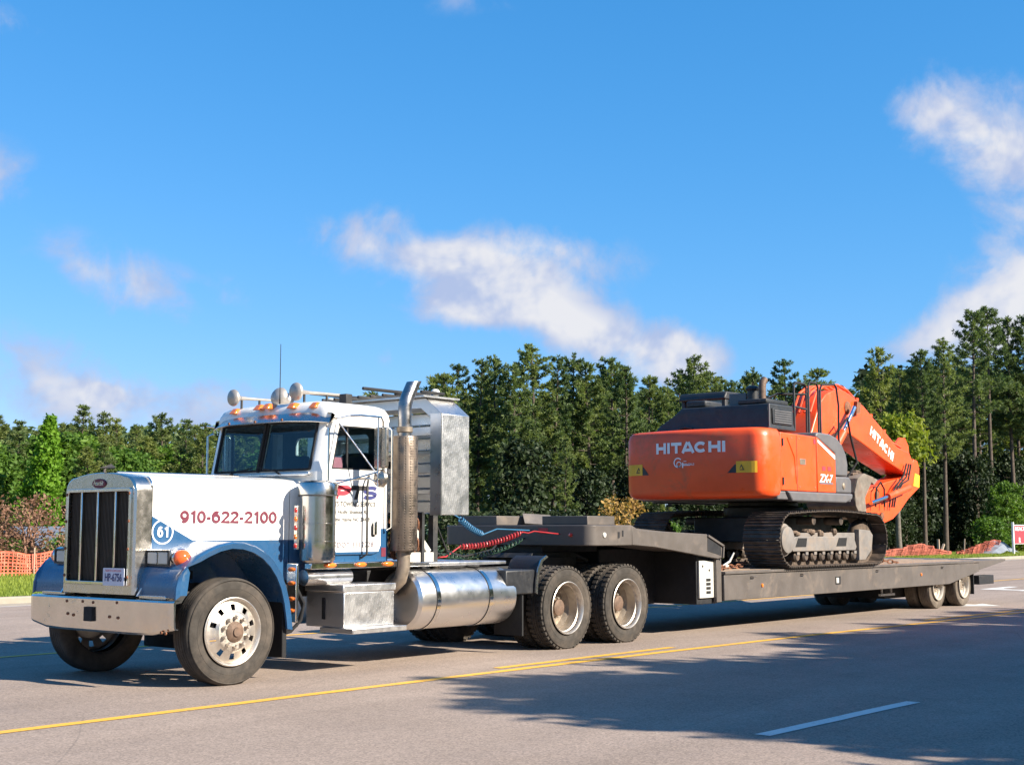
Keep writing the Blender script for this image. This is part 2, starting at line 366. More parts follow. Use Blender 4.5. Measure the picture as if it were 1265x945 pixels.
MT['concrete_dust'] = M('bucket_steel', (.17, .145, .12), .85, .1, var=.3, vs=7, dirt=.4, dirtcol=(.17, .11, .08), bump=.4, bs=20)
MT['yellow'] = M('yellow_label', (.80, .42, .02), .5, var=.06)
MT['yellowpaint'] = M('yellow_machine_paint', (.86, .50, .03), .4, var=.06)
MT['red'] = M('red_plastic', (.42, .035, .045), .4, var=.1)
MT['maroon'] = M('maroon_vinyl', (.13, .016, .035), .5, var=.06)
MT['navy'] = M('navy_vinyl', (.03, .035, .14), .5, var=.06)
MT['ink'] = M('black_vinyl', (.025, .022, .022), .5, var=.06)
MT['greyink'] = M('grey_vinyl', (.14, .12, .14), .5, var=.06)
MT['redink'] = M('red_vinyl', (.62, .04, .06), .5, var=.06)
MT['whiteink'] = M('white_vinyl', (.80, .78, .78), .5, var=.03)
MT['plate'] = M('licence_plate_face', (.55, .57, .66), .45, var=.08)
MT['pink'] = M('pink_card', (.78, .22, .25), .6, var=.1)
MT['interior'] = M('cab_interior', (.095, .105, .125), .8, var=.2)
MT['seat'] = M('seat_cloth', (.06, .06, .075), .9, var=.2)
MT['orangenet'] = M('orange_safety_net', (.62, .12, .065), .6, var=.3)
MT['oldnet'] = M('dirty_orange_net', (.34, .085, .052), .75, var=.35, vs=3)
MT['brownwood'] = M('weathered_stake', (.34, .26, .19), .9, var=.25)
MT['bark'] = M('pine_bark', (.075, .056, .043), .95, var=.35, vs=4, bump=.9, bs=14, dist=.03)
MT['bark2'] = M('grey_bark', (.13, .11, .09), .95, var=.3, vs=4, bump=.8, bs=14, dist=.03)
MT['deadbark'] = M('reddish_dead_bark', (.22, .12, .08), .95, var=.35, vs=4, bump=.8, bs=14, dist=.03)

def lamp_mat(name, col, rough=.15):
    m = M(name, col, rough, var=.06, coat=.7, rvar=.05); m.node_tree.nodes['Principled BSDF'].inputs['Transmission Weight'].default_value = .15; return m
MT['amber'] = lamp_mat('amber_lens', (.85, .20, .02)); MT['amber2'] = lamp_mat('turn_signal_lens', (.80, .12, .02)); MT['redlens'] = lamp_mat('red_lens', (.60, .03, .02)); MT['clear'] = lamp_mat('clear_lens', (.70, .68, .62))

def glass(name, tint, refl=.9):
    m = bpy.data.materials.new(name); m.use_nodes = True; n = NT(m.node_tree); n.n.clear()
    o = n.new('ShaderNodeOutputMaterial'); t = n.new('ShaderNodeBsdfTransparent'); t.inputs[0].default_value = (*tint, 1)
    g = n.new('ShaderNodeBsdfGlossy'); g.inputs['Roughness'].default_value = .015; g.inputs[0].default_value = (refl, refl, refl, 1)
    ge = n.new('ShaderNodeNewGeometry'); cosv = n.math('ABSOLUTE', n.vec('DOT_PRODUCT', ge.outputs['Incoming'], ge.outputs['Normal'], out='v')); fr = n.math('ADD', .06, n.math('MULTIPLY', .94, n.math('POWER', n.math('SUBTRACT', 1.0, cosv), 5.0)))
    wv = n.bump(n.noise(n.new('ShaderNodeTexCoord').outputs['Object'], 2.5, 2), .03, .02)
    n.set(g.inputs['Normal'], wv)
    mx = n.new('ShaderNodeMixShader'); n.l.new(fr, mx.inputs[0]); n.l.new(t.outputs[0], mx.inputs[1]); n.l.new(g.outputs[0], mx.inputs[2]); n.l.new(mx.outputs[0], o.inputs[0])
    return m
MT['glass'] = glass('tinted_glass', (.50, .64, .69)); MT['mirror'] = M('mirror_back', (.40, .36, .31), .3, .9, var=.1)

def patterned_metal(name, col, rough, kind, dirt=.1, dirtcol=(.3, .25, .18)):
    m = M(name, col, rough, 1, var=.025, vs=4, dirt=dirt, dirtcol=dirtcol, rvar=.06); n = NT(m.node_tree); p = m.node_tree.nodes['Principled BSDF']
    co = n.new('ShaderNodeTexCoord').outputs['Object']
    if kind == 'tread':
        mp = n.new('ShaderNodeMapping'); mp.inputs['Rotation'].default_value = (R(45), R(45), R(45)); n.set(mp.inputs[0], co)
        vo = n.new('ShaderNodeTexVoronoi'); vo.inputs['Scale'].default_value = 55; vo.inputs['Randomness'].default_value = .2; n.set(vo.inputs['Vector'], mp.outputs[0])
        h = n.rng(vo.outputs['Distance'], .1, .5, 1, 0)
        n.set(p.inputs['Normal'], n.bump(h, .28, .004))
    else:
        vo = n.new('ShaderNodeTexVoronoi'); vo.inputs['Scale'].default_value = 34; vo.inputs['Randomness'].default_value = .15; n.set(vo.inputs['Vector'], co)
        h = n.rng(vo.outputs['Distance'], .22, .34, 0, 1)
        src = p.inputs['Base Color'].links[0].from_socket
        n.set(p.inputs['Base Color'], n.mix(h, (.05, .04, .035, 1), src)); n.set(p.inputs['Normal'], n.bump(h, .5, .006))
    return m
MT['tread'] = patterned_metal('tread_plate_aluminium', (.70, .69, .68), .38, 'tread', 0)
MT['perf'] = patterned_metal('perforated_heat_shield', (.20, .165, .135), .42, 'perf', .45, (.09, .058, .038))

def leafmat(name, col, col2, trans=.3, rough=.6, vs=1.2):
    m = bpy.data.materials.new(name); m.use_nodes = True; n = NT(m.node_tree); n.n.clear()
    o = n.new('ShaderNodeOutputMaterial'); ge = n.new('ShaderNodeNewGeometry'); oi = n.new('ShaderNodeObjectInfo')
    a = n.noise(ge.outputs['Position'], vs, 4, .65); b = n.math('ADD', n.rng(a, .3, .7), n.math('MULTIPLY', n.math('SUBTRACT', oi.outputs['Random'], .5), .55))
    c = n.mix(n.math('ADD', b, n.math('MULTIPLY', n.math('SUBTRACT', ge.outputs['Random Per Island'], .5), .5), clamp=True), (*col, 1), (*col2, 1))
    d = n.new('ShaderNodeBsdfPrincipled'); n.set(d.inputs['Base Color'], c); d.inputs['Roughness'].default_value = rough; d.inputs['Specular IOR Level'].default_value = .25
    t = n.new('ShaderNodeBsdfTranslucent'); n.set(t.inputs[0], n.mix(1.0, c, (1.25, 1.3, .7, 1), 'MULTIPLY'))
    x = n.new('ShaderNodeMixShader'); x.inputs[0].default_value = trans
    n.l.new(d.outputs[0], x.inputs[1]); n.l.new(t.outputs[0], x.inputs[2]); n.l.new(x.outputs[0], o.inputs[0]); return m
MT['pine'] = leafmat('pine_needles', (.048, .088, .038), (.150, .195, .068), .38)
MT['leafshade'] = leafmat('shade_dark_leaves', (.012, .022, .009), (.030, .048, .015), .15)  # leaf colour darkened to stand in for shade inside the wood
MT['pine2'] = leafmat('pine_needles_light', (.075, .118, .044), (.205, .245, .080), .40)
MT['pine3'] = leafmat('young_pine_needles', (.085, .122, .036), (.210, .240, .066), .36)
MT['leaf'] = leafmat('green_leaves', (.055, .12, .018), (.13, .22, .03), .35)
MT['leafbright'] = leafmat('bright_green_leaves', (.11, .23, .02), (.22, .38, .04), .42)
MT['leafyellow'] = leafmat('yellow_green_leaves', (.13, .18, .02), (.28, .30, .04), .4)
MT['leafbrown'] = leafmat('dry_brown_leaves', (.17, .085, .055), (.33, .19, .125), .3)
MT['leafautumn'] = leafmat('autumn_leaves', (.28, .15, .045), (.42, .28, .09), .35)
MT['grass'] = leafmat('verge_grass_blades', (.14, .20, .025), (.27, .32, .05), .3, vs=.6)

# ================================================================== SETTING
def ground_mat(name, a, b, scale, bumpd=.05):
    m = bpy.data.materials.new(name); m.use_nodes = True; n = NT(m.node_tree); p = m.node_tree.nodes['Principled BSDF']
    co = n.new('ShaderNodeNewGeometry').outputs['Position']
    c = n.mix(n.rng(n.noise(co, scale, 6, .65), .35, .65), (*a, 1), (*b, 1))
    c = n.mix(1.0, c, n.rng(n.noise(co, scale * 25, 3, .6), .3, .7, .7, 1.3), 'MULTIPLY')
    n.set(p.inputs['Base Color'], c); p.inputs['Roughness'].default_value = .95; p.inputs['Specular IOR Level'].default_value = .15
    n.set(p.inputs['Normal'], n.bump(n.noise(co, scale * 18, 5, .65), .8, bumpd)); return m
def asphalt():
    m = bpy.data.materials.new('asphalt'); m.use_nodes = True; n = NT(m.node_tree); p = m.node_tree.nodes['Principled BSDF']
    co = n.new('ShaderNodeNewGeometry').outputs['Position']
    mp = n.new('ShaderNodeMapping'); mp.inputs['Scale'].default_value = (.06, 1.0, 1); n.set(mp.inputs[0], co)
    c = n.mix(n.rng(n.noise(co, .35, 5, .6), .3, .7), (.236, .184, .150, 1), (.292, .230, .190, 1))
    c = n.mix(1.0, c, n.rng(n.noise(mp.outputs[0], 1.1, 5, .55), .3, .7, .88, 1.10), 'MULTIPLY')          # wear along the lanes
    ag = n.new('ShaderNodeTexVoronoi'); ag.inputs['Scale'].default_value = 75; n.set(ag.inputs['Vector'], co)
    sp = n.new('ShaderNodeSeparateColor'); n.set(sp.inputs[0], ag.outputs['Color'])
    c = n.mix(1.0, c, n.rng(sp.outputs[0], 0, 1, .72, 1.28), 'MULTIPLY')                                   # stones
    c = n.mix(n.rng(n.noise(co, 26, 4, .7), .60, .75, 0, .45), c, (.10, .088, .082, 1))
    c = n.mix(n.rng(n.noise(co, 3.1, 7, .75, .6), .66, .78, 0, .5), c, (.115, .10, .092, 1))               # stains
    cr = n.new('ShaderNodeTexVoronoi', feature='DISTANCE_TO_EDGE'); cr.inputs['Scale'].default_value = .22
    wob = n.vec('ADD', co, n.vec('SCALE', n.vec('SUBTRACT', n.new('ShaderNodeTexNoise').outputs['Color'], (.5, .5, .5)), .8)); n.set(cr.inputs['Vector'], wob)
    ck = n.math('MULTIPLY', n.rng(cr.outputs['Distance'], .0, .0026, .3, 0), n.rng(n.noise(co, .12, 2), .48, .58))
    c = n.mix(ck, c, (.05, .045, .042, 1))
    n.set(p.inputs['Base Color'], c); n.set(p.inputs['Roughness'], n.rng(n.noise(co, 2, 4), .3, .7, .72, .92)); p.inputs['Specular IOR Level'].default_value = .3
    n.set(p.inputs['Normal'], n.bump(sp.outputs[0], .35, .006)); return m
def road_paint(name, col, worn=.5):
    m = bpy.data.materials.new(name); m.use_nodes = True; n = NT(m.node_tree); p = m.node_tree.nodes['Principled BSDF']
    co = n.new('ShaderNodeNewGeometry').outputs['Position']
    f = n.rng(n.math('ADD', n.math('MULTIPLY', n.noise(co, 45, 5, .7), .6), n.math('MULTIPLY', n.noise(co, 2.2, 4, .6), .4)), .58 - worn * .12, .66, 0, .8)
    c = n.mix(f, (*col, 1), (.20, .175, .155, 1)); n.set(p.inputs['Base Color'], c); p.inputs['Roughness'].default_value = .7; return m
MT['ground'] = ground_mat('ground_soil', (.13, .10, .065), (.10, .115, .045), .25)
MT['verge'] = ground_mat('verge_turf', (.10, .135, .025), (.17, .185, .045), .5)
MT['forestfloor'] = ground_mat('forest_floor', (.10, .075, .045), (.055, .06, .028), .4)
MT['asphalt'] = asphalt()
MT['kerb'] = M('kerb_concrete', (.28, .245, .195), .85, var=.12, vs=2, bump=.4, bs=40, dirt=.2, dirtcol=(.26, .22, .17))
MT['yline'] = road_paint('yellow_road_paint', (.70, .37, .035), .5)
MT['wline'] = road_paint('white_road_paint', (.66, .64, .60), .4)

def sheet(name, x0, x1, y0, y1, z, mat, kind='structure', parent=None):
    o = MB().add([(x0, y0, z), (x1, y0, z), (x1, y1, z), (x0, y1, z)], [(0, 1, 2, 3)]).build(name, mat, parent, smooth=0)
    if not parent: tag(o, kind=kind)
    return o
def slab(name, x0, x1, y0, y1, z0, z1, mat, parent=None, bevel=.02):
    o = MB().box(x0, x1, y0, y1, z0, z1).build(name, mat, parent, bevel=bevel)
    if not parent: tag(o, kind='structure')
    return o
sheet('ground', -2500, 2500, -2500, 2500, 0, MT['ground'])
road = sheet('road', -300, 700, -10.9, 13.55, .006, MT['asphalt'])
slab('gutter', -300, 700, 13.55, 14.05, -.05, .012, MT['kerb'], bevel=.004)
for k in range(46):            # far kerb, cast in lengths with joints
    slab('kerb', -20 + k * 3.05, -20 + k * 3.05 + 3.035, 14.055, 14.25, -.05, .15, MT['kerb'], bevel=.03)
slab('kerb', -200, -20.02, 14.055, 14.25, -.05, .15, MT['kerb'], bevel=.03); slab('kerb', 120.32, 700, 14.055, 14.25, -.05, .15, MT['kerb'], bevel=.03)
slab('kerb', -300, 700, -11.1, -10.905, -.05, .15, MT['kerb'], bevel=.03)
verge = tag(MB().box(-300, 700, 14.255, 30.0, -.3, .135).build('verge', MT['verge']), kind='structure')
tag(MB().box(-300, 700, 30.005, 420, -.3, .128).build('forest_floor', MT['forestfloor']), kind='structure')
tag(MB().box(-300, 700, -60, -11.105, -.3, .135).build('verge', MT['verge']), kind='structure')

def stripe(name, pts, wd, mat, z=.0105, seed=0):
    rr = random.Random(seed); P = []
    for (a, b) in zip(pts[:-1], pts[1:]):
        n = max(1, int((Vector(b) - Vector(a)).length / .35)); P += [Vector(a).lerp(Vector(b), i / n) for i in range(n)]
    P.append(Vector(pts[-1])); vs = []; fs = []
    for i, p in enumerate(P):
        d = (P[min(i + 1, len(P) - 1)] - P[max(0, i - 1)]).normalized(); q = Vector((-d.y, d.x)); j = rr.uniform(-.006, .006)
        vs += [(p.x + q.x * (wd / 2 + j), p.y + q.y * (wd / 2 + j), z), (p.x - q.x * (wd / 2 - j), p.y - q.y * (wd / 2 - j), z)]
        if i: fs.append((2 * i - 2, 2 * i - 1, 2 * i + 1, 2 * i))
    return MB().add(vs, fs).build(name, mat, road, smooth=0)
stripe('yellow_line', [(-60, -2.34), (2.9, -2.36), (5, -2.40), (9.4, -2.52), (16.8, -2.95), (30, -3.5), (80, -3.9), (200, -4)], .13, MT['yline'], seed=1)
stripe('yellow_line', [(2.9, -2.12), (4.5, -2.11), (6.4, -2.12)], .12, MT['yline'], seed=2)
stripe('yellow_line', [(13.6, -2.42), (17, -2.62), (30, -3.1), (80, -3.5), (200, -3.6)], .12, MT['yline'], seed=3)
stripe('yellow_line', [(-60, 3.25), (60, 3.25), (200, 3.2)], .12, MT['yline'], seed=4)
for k in range(-3, 8):
    stripe('white_dash', [(.36 + 12.2 * k, -6.80), (2.95 + 12.2 * k, -6.84)], .13, MT['wline'], seed=10 + k)
for k in range(-2, 8):
    stripe('white_dash', [(4 + 12.2 * k, 8.4), (7 + 12.2 * k, 8.4)], .12, MT['wline'], seed=40 + k)
stripe('white_dash', [(-60, 13.2), (200, 13.2)], .1, MT['wline'], seed=60)
def arrow(x, y):   # left-turn arrow painted in the turn lane, drivers travel towards -x
    pts = [(0, -.12), (2.1, -.12), (2.1, .14), (.95, .14), (.55, .30), (.35, .62), (.35, 1.0), (.75, 1.0), (.15, 1.6), (-.45, 1.0), (-.05, 1.0), (-.05, .4), (0, .1)]
    poly = [(x + a, y - b) for a, b in pts]
    n = len(poly); MB().add([(a, b, .0105) for a, b in poly], [tuple(range(n))]).build('turn_arrow', MT['wline'], road, smooth=0)
arrow(18.6, -.25); arrow(26.2, 1.3)
stripe('white_dash', [(30, .7), (33, .7)], .3, MT['wline'], seed=61)

# grass along the far kerb
rg = random.Random(8)
def blades(name, spots, hmin, hmax, wd, mat, label, cat):
    vs = []; fs = []
    for (x, y, z) in spots:
        h = rg.uniform(hmin, hmax); a = rg.uniform(0, 2 * PI); lx, ly = math.cos(a) * h * .45, math.sin(a) * h * .45; b = rg.uniform(0, PI); ux, uy = math.cos(b) * wd, math.sin(b) * wd
        i = len(vs); vs += [(x - ux, y - uy, z), (x + ux, y + uy, z), (x + lx, y + ly, z + h)]; fs.append((i, i + 1, i + 2))
    o = MB().add(vs, fs); o = put(name, o.mesh(name, mat, 0, False)); return tag(o, label, cat, kind='stuff')
sp = []
for i in range(42000):
    y = 14.22 + (rg.random() ** 1.3) * 14; x = rg.uniform(2, 20) + (y - 14) * .35; sp.append((x, y, .13))
for i in range(26000):
    y = 14.22 + (rg.random() ** 1.5) * 7; x = rg.uniform(42, 100); sp.append((x, y, .13))
blades('grass', sp, .05, .15, .012, MT['grass'], 'short sunlit green grass on the verge behind the far kerb', 'grass')

# ================================================================== SEMI TRUCK  (front axle at x=0, heading -x, camera side is -y)
truck = thing('semi_truck', 'white and blue conventional day cab semi truck pulling the grey lowboy trailer', 'truck', (3, 0, 0), world_parts=True)
WR = .52
def make_tyre(r, wd, ri, lugs=False, n=56):
    """tyre centred at origin, axle along y, outer face at y=-wd/2"""
    h = wd / 2; mb = MB()
    prof = [(-h * .55, ri * .97), (-h * .86, ri + .012), (-h * .99, ri + (r - ri) * .35), (-h * 1.0, ri + (r - ri) * .55), (-h * .94, ri + (r - ri) * .82), (-h * .86, r - .012), (-h * .74, r)]
    for t in (-.42, -.14, .14, .42): prof += [(h * (t - .03), r), (h * (t - .02), r - .012), (h * (t + .02), r - .012), (h * (t + .03), r)]
    prof += [(-a, b) for a, b in prof[:7]][::-1]
    mb.lathe(prof, (0, 0, 0), (0, 1, 0), n)
    for k in (.45, .88):      # raised sidewall rings
        rr = ri + (r - ri) * k; mb.lathe([(-h * .97, rr - .006), (-h * 1.012, rr), (-h * .97, rr + .006)], (0, 0, 0), (0, 1, 0), n)
    if lugs:
        for i in range(44):
            a = 2 * PI * i / 44
            for sgn, off in ((-1, 0), (1, .5)):
                b = a + off * 2 * PI / 44; c, s_ = math.cos(b), math.sin(b); c2, s2 = math.cos(b + .085), math.sin(b + .085); y0, y1 = sgn * h * .9, sgn * h * .34; q0, q1 = r - .012, r + .012
                mb.add([(c * q0, y0, s_ * q0), (c2 * q0, y0, s2 * q0), (c2 * q0, y1, s2 * q0), (c * q0, y1, s_ * q0), (c * q1, y0 * .96, s_ * q1), (c2 * q1, y0 * .96, s2 * q1), (c2 * q1, y1, s2 * q1), (c * q1, y1, s_ * q1)],
                       [(4, 5, 6, 7), (0, 1, 5, 4), (1, 2, 6, 5), (2, 3, 7, 6), (3, 0, 4, 7)])
    return mb.mesh('tyre', MT['tyre'], 40)
def front_rim(ri):
    mb = MB(); n = 60; f = -.13
    mb.lathe([(-.02, ri * .95), (f + .02, ri * .96), (f - .012, ri * 1.03), (f - .018, ri * 1.0), (f - .008, ri * .95), (f + .022, ri * .90)], (0, 0, 0), (0, 1, 0), n)
    # dished disc with ten hand holes: two rings bridged round the holes
    r0, r1, r2, r3 = ri * .90, ri * .82, ri * .64, ri * .56; yf = f + .022; vs = []; fs = []; K = 60
    for (rr, yy) in ((r0, yf), (r1, yf - .012), (r2, yf - .03), (r3, yf - .052)):
        vs += [(rr * math.cos(2 * PI * i / K), yy, rr * math.sin(2 * PI * i / K)) for i in range(K)]
    for i in range(K):
        j = (i + 1) % K
        fs.append((i, j, K + j, K + i)); fs.append((2 * K + i, 2 * K + j, 3 * K + j, 3 * K + i))
        if i % 6 not in (2, 3): fs.append((K + i, K + j, 2 * K + j, 2 * K + i))
    mb.add(vs, fs)
    mb.lathe([(yf - .052, r3), (yf - .058, ri * .50), (yf - .058, ri * .30), (yf - .03, ri * .29)], (0, 0, 0), (0, 1, 0), 40)
    return mb.mesh('wheel', MT['alu_rim'], 40)
def dual_rim(ri, depth):
    mb = MB(); f = -.13
    mb.lathe([(f - .012, ri * 1.03), (f - .018, ri * 1.0), (f, ri * .945), (f + .05, ri * .93), (f + .06, ri * .885), (f + depth * .75, ri * .86)], (0, 0, 0), (0, 1, 0), 48)
    mb.lathe([(f + depth * .75, ri * .86), (f + depth, ri * .74), (f + depth + .01, ri * .40), (f + depth - .02, ri * .38), (f + depth - .03, .001)], (0, 0, 0), (0, 1, 0), 48, 1)
    return mb.mesh('wheel', [MT['alu_rim'], MT['rim_dark']], 40)
def nut_mesh(r, L):
    return MB().lathe([(0, r), (-L * .6, r), (-L, r * .6), (-L, .001)], (0, 0, 0), (0, 1, 0), 6).mesh('lug_nut', MT['alu_rim'], 20)
FT = make_tyre(WR, .275, .325); DT = make_tyre(WR, .27, .325, True); FRM = front_rim(.325); DRM = dual_rim(.325, .25); NUT = nut_mesh(.022, .05)
HUBF = MB().lathe([(-.09, .105), (-.175, .10), (-.195, .075), (-.20, .045), (-.215, .042), (-.215, .001)], (0, 0, 0), (0, 1, 0), 24).mesh('hub', MT['hubrust'], 35)
HUBD = MB().lathe([(.14, .10), (.03, .095), (.015, .105), (-.0, .105), (-.015, .08), (-.017, .001)], (0, 0, 0), (0, 1, 0), 24).mesh('hub', MT['hubrust'], 35)
def wheel(parent, x, y, side, tyre, rim, hub, nnut, nr, ny, z=WR, steer=0, hubn=None):
    """side -1: outer face towards the camera side"""
    w_ = put('wheel', rim, parent, (x, y, z), (0, 0, (0 if side < 0 else PI) + steer))
    put('tyre', tyre, w_); put('hub', hub, w_)
    for i in range(nnut):
        a = 2 * PI * (i + .5) / nnut; put('lug_nut', NUT, w_, (nr * math.cos(a), ny, nr * math.sin(a)))
    return w_
for s_ in (-1, 1): wheel(truck, 0, s_ * 1.065, s_, FT, FRM, HUBF, 10, .142, -.165, steer=R(-3))
SPARE = MB().lathe([(0, .31), (.02, .2), (.05, .15)], (0, 0, 0), (0, 1, 0), 24).mesh('inner_rim', MT['rim_dark'])
for ax in (5.36, 6.68):
    for s_ in (-1, 1):
        wheel(truck, ax, s_ * 1.085, s_, DT, DRM, HUBD, 10, .14, .12)
        wi = put('wheel', SPARE, truck, (ax, s_ * .755, WR)); put('tyre', DT, wi)
# --- bumper
bp = MB()
def bump_prof(y):          # rounded ends
    a = abs(y - .03); return -.735 + (0 if a < 1.12 else .05 * ((a - 1.12) / .095) ** 2)
ys = [-1.18, -1.17, -1.14, -1.08, -1.0, -.9, -.6, -.3, 0, .3, .6, .9, 1.0, 1.08, 1.15, 1.2, 1.215]
rings = []
for y in ys:
    xb = bump_prof(y); zb = .50 + max(0, (abs(y) - .85) / .365) * .07
    rings.append([(xb + .05, y, zb), (xb + .012, y, zb + .004), (xb, y, zb + .025), (xb - .004, y, .67), (xb - .008, y, .82), (xb + .004, y, .838), (xb + .09, y, .842), (xb + .09, y, .835), (xb + .016, y, .825), (xb + .012, y, .67), (xb + .02, y, zb + .02), (xb + .05, y, zb + .01)])
bp.loft(rings); bumper = bp.build('bumper', MT['bumper'], truck, smooth=14)
MB().box(-.765, -.73, .045, .185, .605, .745).build('tow_hole', MT['rubber'], bumper)
BOLT = MB().lathe([(0, .016), (-.012, .014), (-.014, .001)], (0, 0, 0), (1, 0, 0), 10).mesh('bolt', MT['rust'])
for (y, z) in ((.52, .79), (.24, .795), (.06, .79), (-.34, .80), (.50, .665), (.40, .655), (-.22, .66), (-.36, .655), (-1.06, .545), (-1.12, .54)):
    put('bolt', BOLT, bumper, (bump_prof(y) - .002, y, z))
# --- grille shell, mesh, bars, plate, ornament
def shell_outline(g=0):
    pts = [(-.61 + g, .88), (.61 - g, .88)]
    for i in range(9):
        a = i / 8 * PI / 2; pts.append((.61 - g - .16 + .16 * math.cos(a), 1.88 + .15 * math.sin(a) - g * .3))
    for i in range(1, 8):
        y = .45 - .9 * i / 8; pts.append((y, 2.03 - g * .3 + .045 * (1 - (y / .45) ** 2)))
    for i in range(9):
        a = PI / 2 + i / 8 * PI / 2; pts.append((-.61 + g + .16 + .16 * math.cos(a), 1.88 + .15 * math.sin(a) - g * .3))
    return pts
hole = rrect(-.53, .53, .985, 1.895, .03)
gs = MB(); gs.holed(shell_outline(.03), hole, lambda u, v, t: (t, u, v), -.75, -.70)
o0 = shell_outline(.03); o1 = shell_outline(0)
gs.loft([[(-.749, u, v) for u, v in o0], [(-.735, u, v) for u, v in [(a * .995, b) for a, b in o1]], [(-.70, u, v) for u, v in o1], [(-.56, u * 1.0, v) for u, v in o1], [(-.56, u * .97, v - .02) for u, v in o1]], caps=False)
shell = gs.build('grille_shell', MT['shell'], truck, smooth=40)
MB().holed(rrect(-.55, .55, .965, 1.915, .03), rrect(-.515, .515, 1.0, 1.88, .02), lambda u, v, t: (t, u, v), -.768, -.74).build('grille_trim', MT['chrome'], shell, bevel=.006)
gm = MB()
for i in range(44):
    y = -.515 + 1.03 * (i + .5) / 44; gm.box(-.724, -.716, y - .0045, y + .0045, .99, 1.89)
for i in range(36):
    z = .99 + .9 * (i + .5) / 36; gm.box(-.7155, -.708, -.52, .52, z - .0045, z + .0045)
gm.box(-.70, -.695, -.54, .54, .97, 1.91); gm.build('grille_mesh', MT['grilledark'], shell, smooth=0)
for y in (.30, .02, -.28): MB().box(-.758, -.728, y - .014, y + .014, .99, 1.89).build('grille_bar', MT['chrome'], shell, bevel=.006)
for i in range(4):
    for s_ in (-1, 1): put('rivet', BOLT, shell, (-.768, s_ * .533, 1.05 + .27 * i))
lp = MB().prism(rrect(-.505, -.155, .965, 1.135, .012), 'x', -.785, -.78).build('licence_plate', MT['plate'], truck)
lettering('HP-6756', MT['navy'], lp, (-.785, -.19, 1.005), (0, -1, 0), (0, 0, 1), .28, .08, bold=.02)
lettering('NORTH CAROLINA', MT['redink'], lp, (-.785, -.20, 1.10), (0, -1, 0), (0, 0, 1), .26, .02, bold=.0)
em = MB(); em.prism([(.115 * math.cos(a), 1.965 + .047 * math.sin(a)) for a in [2 * PI * i / 24 for i in range(24)]], 'x', -.762, -.748)
em = em.build('emblem', MT['maroon'], truck, bevel=.003); lettering('Peterbilt', MT['chrome'], em, (-.762, .085, 1.945), (0, -1, 0), (0, 0, 1), .17, .045, shear=.3)
orn = MB(); orn.tube([(-.70, 0, 2.07), (-.70, 0, 2.10), (-.68, 0, 2.125)], [.014, .012, .01], 8); orn.add([(-.76, 0, 2.12), (-.60, .05, 2.13), (-.60, -.05, 2.13), (-.62, 0, 2.165), (-.62, 0, 2.115)], [(0, 1, 3), (0, 3, 2), (0, 4, 1), (0, 2, 4), (1, 4, 2, 3)])
orn.build('hood_ornament', MT['frame'], truck)
# --- hood
def hood_sec(x):
    t = (x + .575) / 1.68; w_ = .600 + .125 * t; zt = 2.025 + .01 * t; r = .11; pts = [(x, -w_, .98), (x, -w_, 1.3), (x, -w_, 1.6)]
    for i in range(7):
        a = i / 6 * PI / 2; pts.append((x, -w_ + r - r * math.cos(a), zt - r + r * math.sin(a)))
    for i in range(1, 8):
        y = (-w_ + r) * (1 - i / 4); pts.append((x, y, zt + .045 * (1 - (y / (w_ - r)) ** 2)))
    L = [(x, -p[1], p[2]) for p in pts[:10][::-1]]
    return pts + L
xs = [-.575 + 1.68 * i / 10 for i in range(11)]
hood = MB().loft([hood_sec(x) for x in xs], caps=True).build('hood', MT['hood'], truck, smooth=40)
tt = lambda x: -(.600 + .125 * (x + .575) / 1.68)
block('910-622-2100', [.103, .078, .103, .054, .103, .103, .103, .054, .103, .078, .103, .103], .0085, .126, .028, MT['maroon'], hood, (-.235, tt(-.235) - .003, 1.572), (1, -.0744, 0), (0, 0, 1), depth=.002)
cir = MB(); c0 = V(-.43, tt(-.43) - .003, 1.485); hx = V(1, -.0744, 0).normalized()
def ring_flat(mb, c, ex, ey, r0, r1, n=32):
    vs = []; fs = []
    for i in range(n):
        a = 2 * PI * i / n; e = ex * math.cos(a) + ey * math.sin(a); vs += [c + e * r0, c + e * r1]
        j = (i + 1) % n; fs.append((2 * i, 2 * i + 1, 2 * j + 1, 2 * j))
    mb.add(vs, fs)
ring_flat(cir, c0, hx, V(0, 0, 1), .108, .122); cir.build('number_ring', MT['whiteink'], hood, smooth=0)
block('61', [.062, .05], .012, .105, .019, MT['whiteink'], hood, c0 - hx * .058 - V(0, 0, .052), hx, (0, 0, 1), depth=.002)
for x in (-.578,): MB().loft([[(a, b * 1.006, c + .006) for a, b, c in hood_sec(-.572)], [(a, b * 1.006, c + .006) for a, b, c in hood_sec(-.55)]], caps=False).build('hood_trim', MT['chrome'], hood)
MB().box(-.2, -.12, -.70, -.64, 1.02, 1.1).build('hood_latch', MT['rubber'], hood)
MB().tube([(x_, 0, 2.082 + .004 * i_) for i_, x_ in enumerate((-.55, .2, 1.0))], .012, 6).build('hood_hinge', MT['chrome'], hood)
# cowl between hood and cab
cw = MB(); cw.loft([[(x, y * .99, z) for x, y, z in hood_sec(1.12)], [(x, y * 1.02, z) for x, y, z in hood_sec(1.34)]]); cw.build('cowl', MT['cabp'], truck)
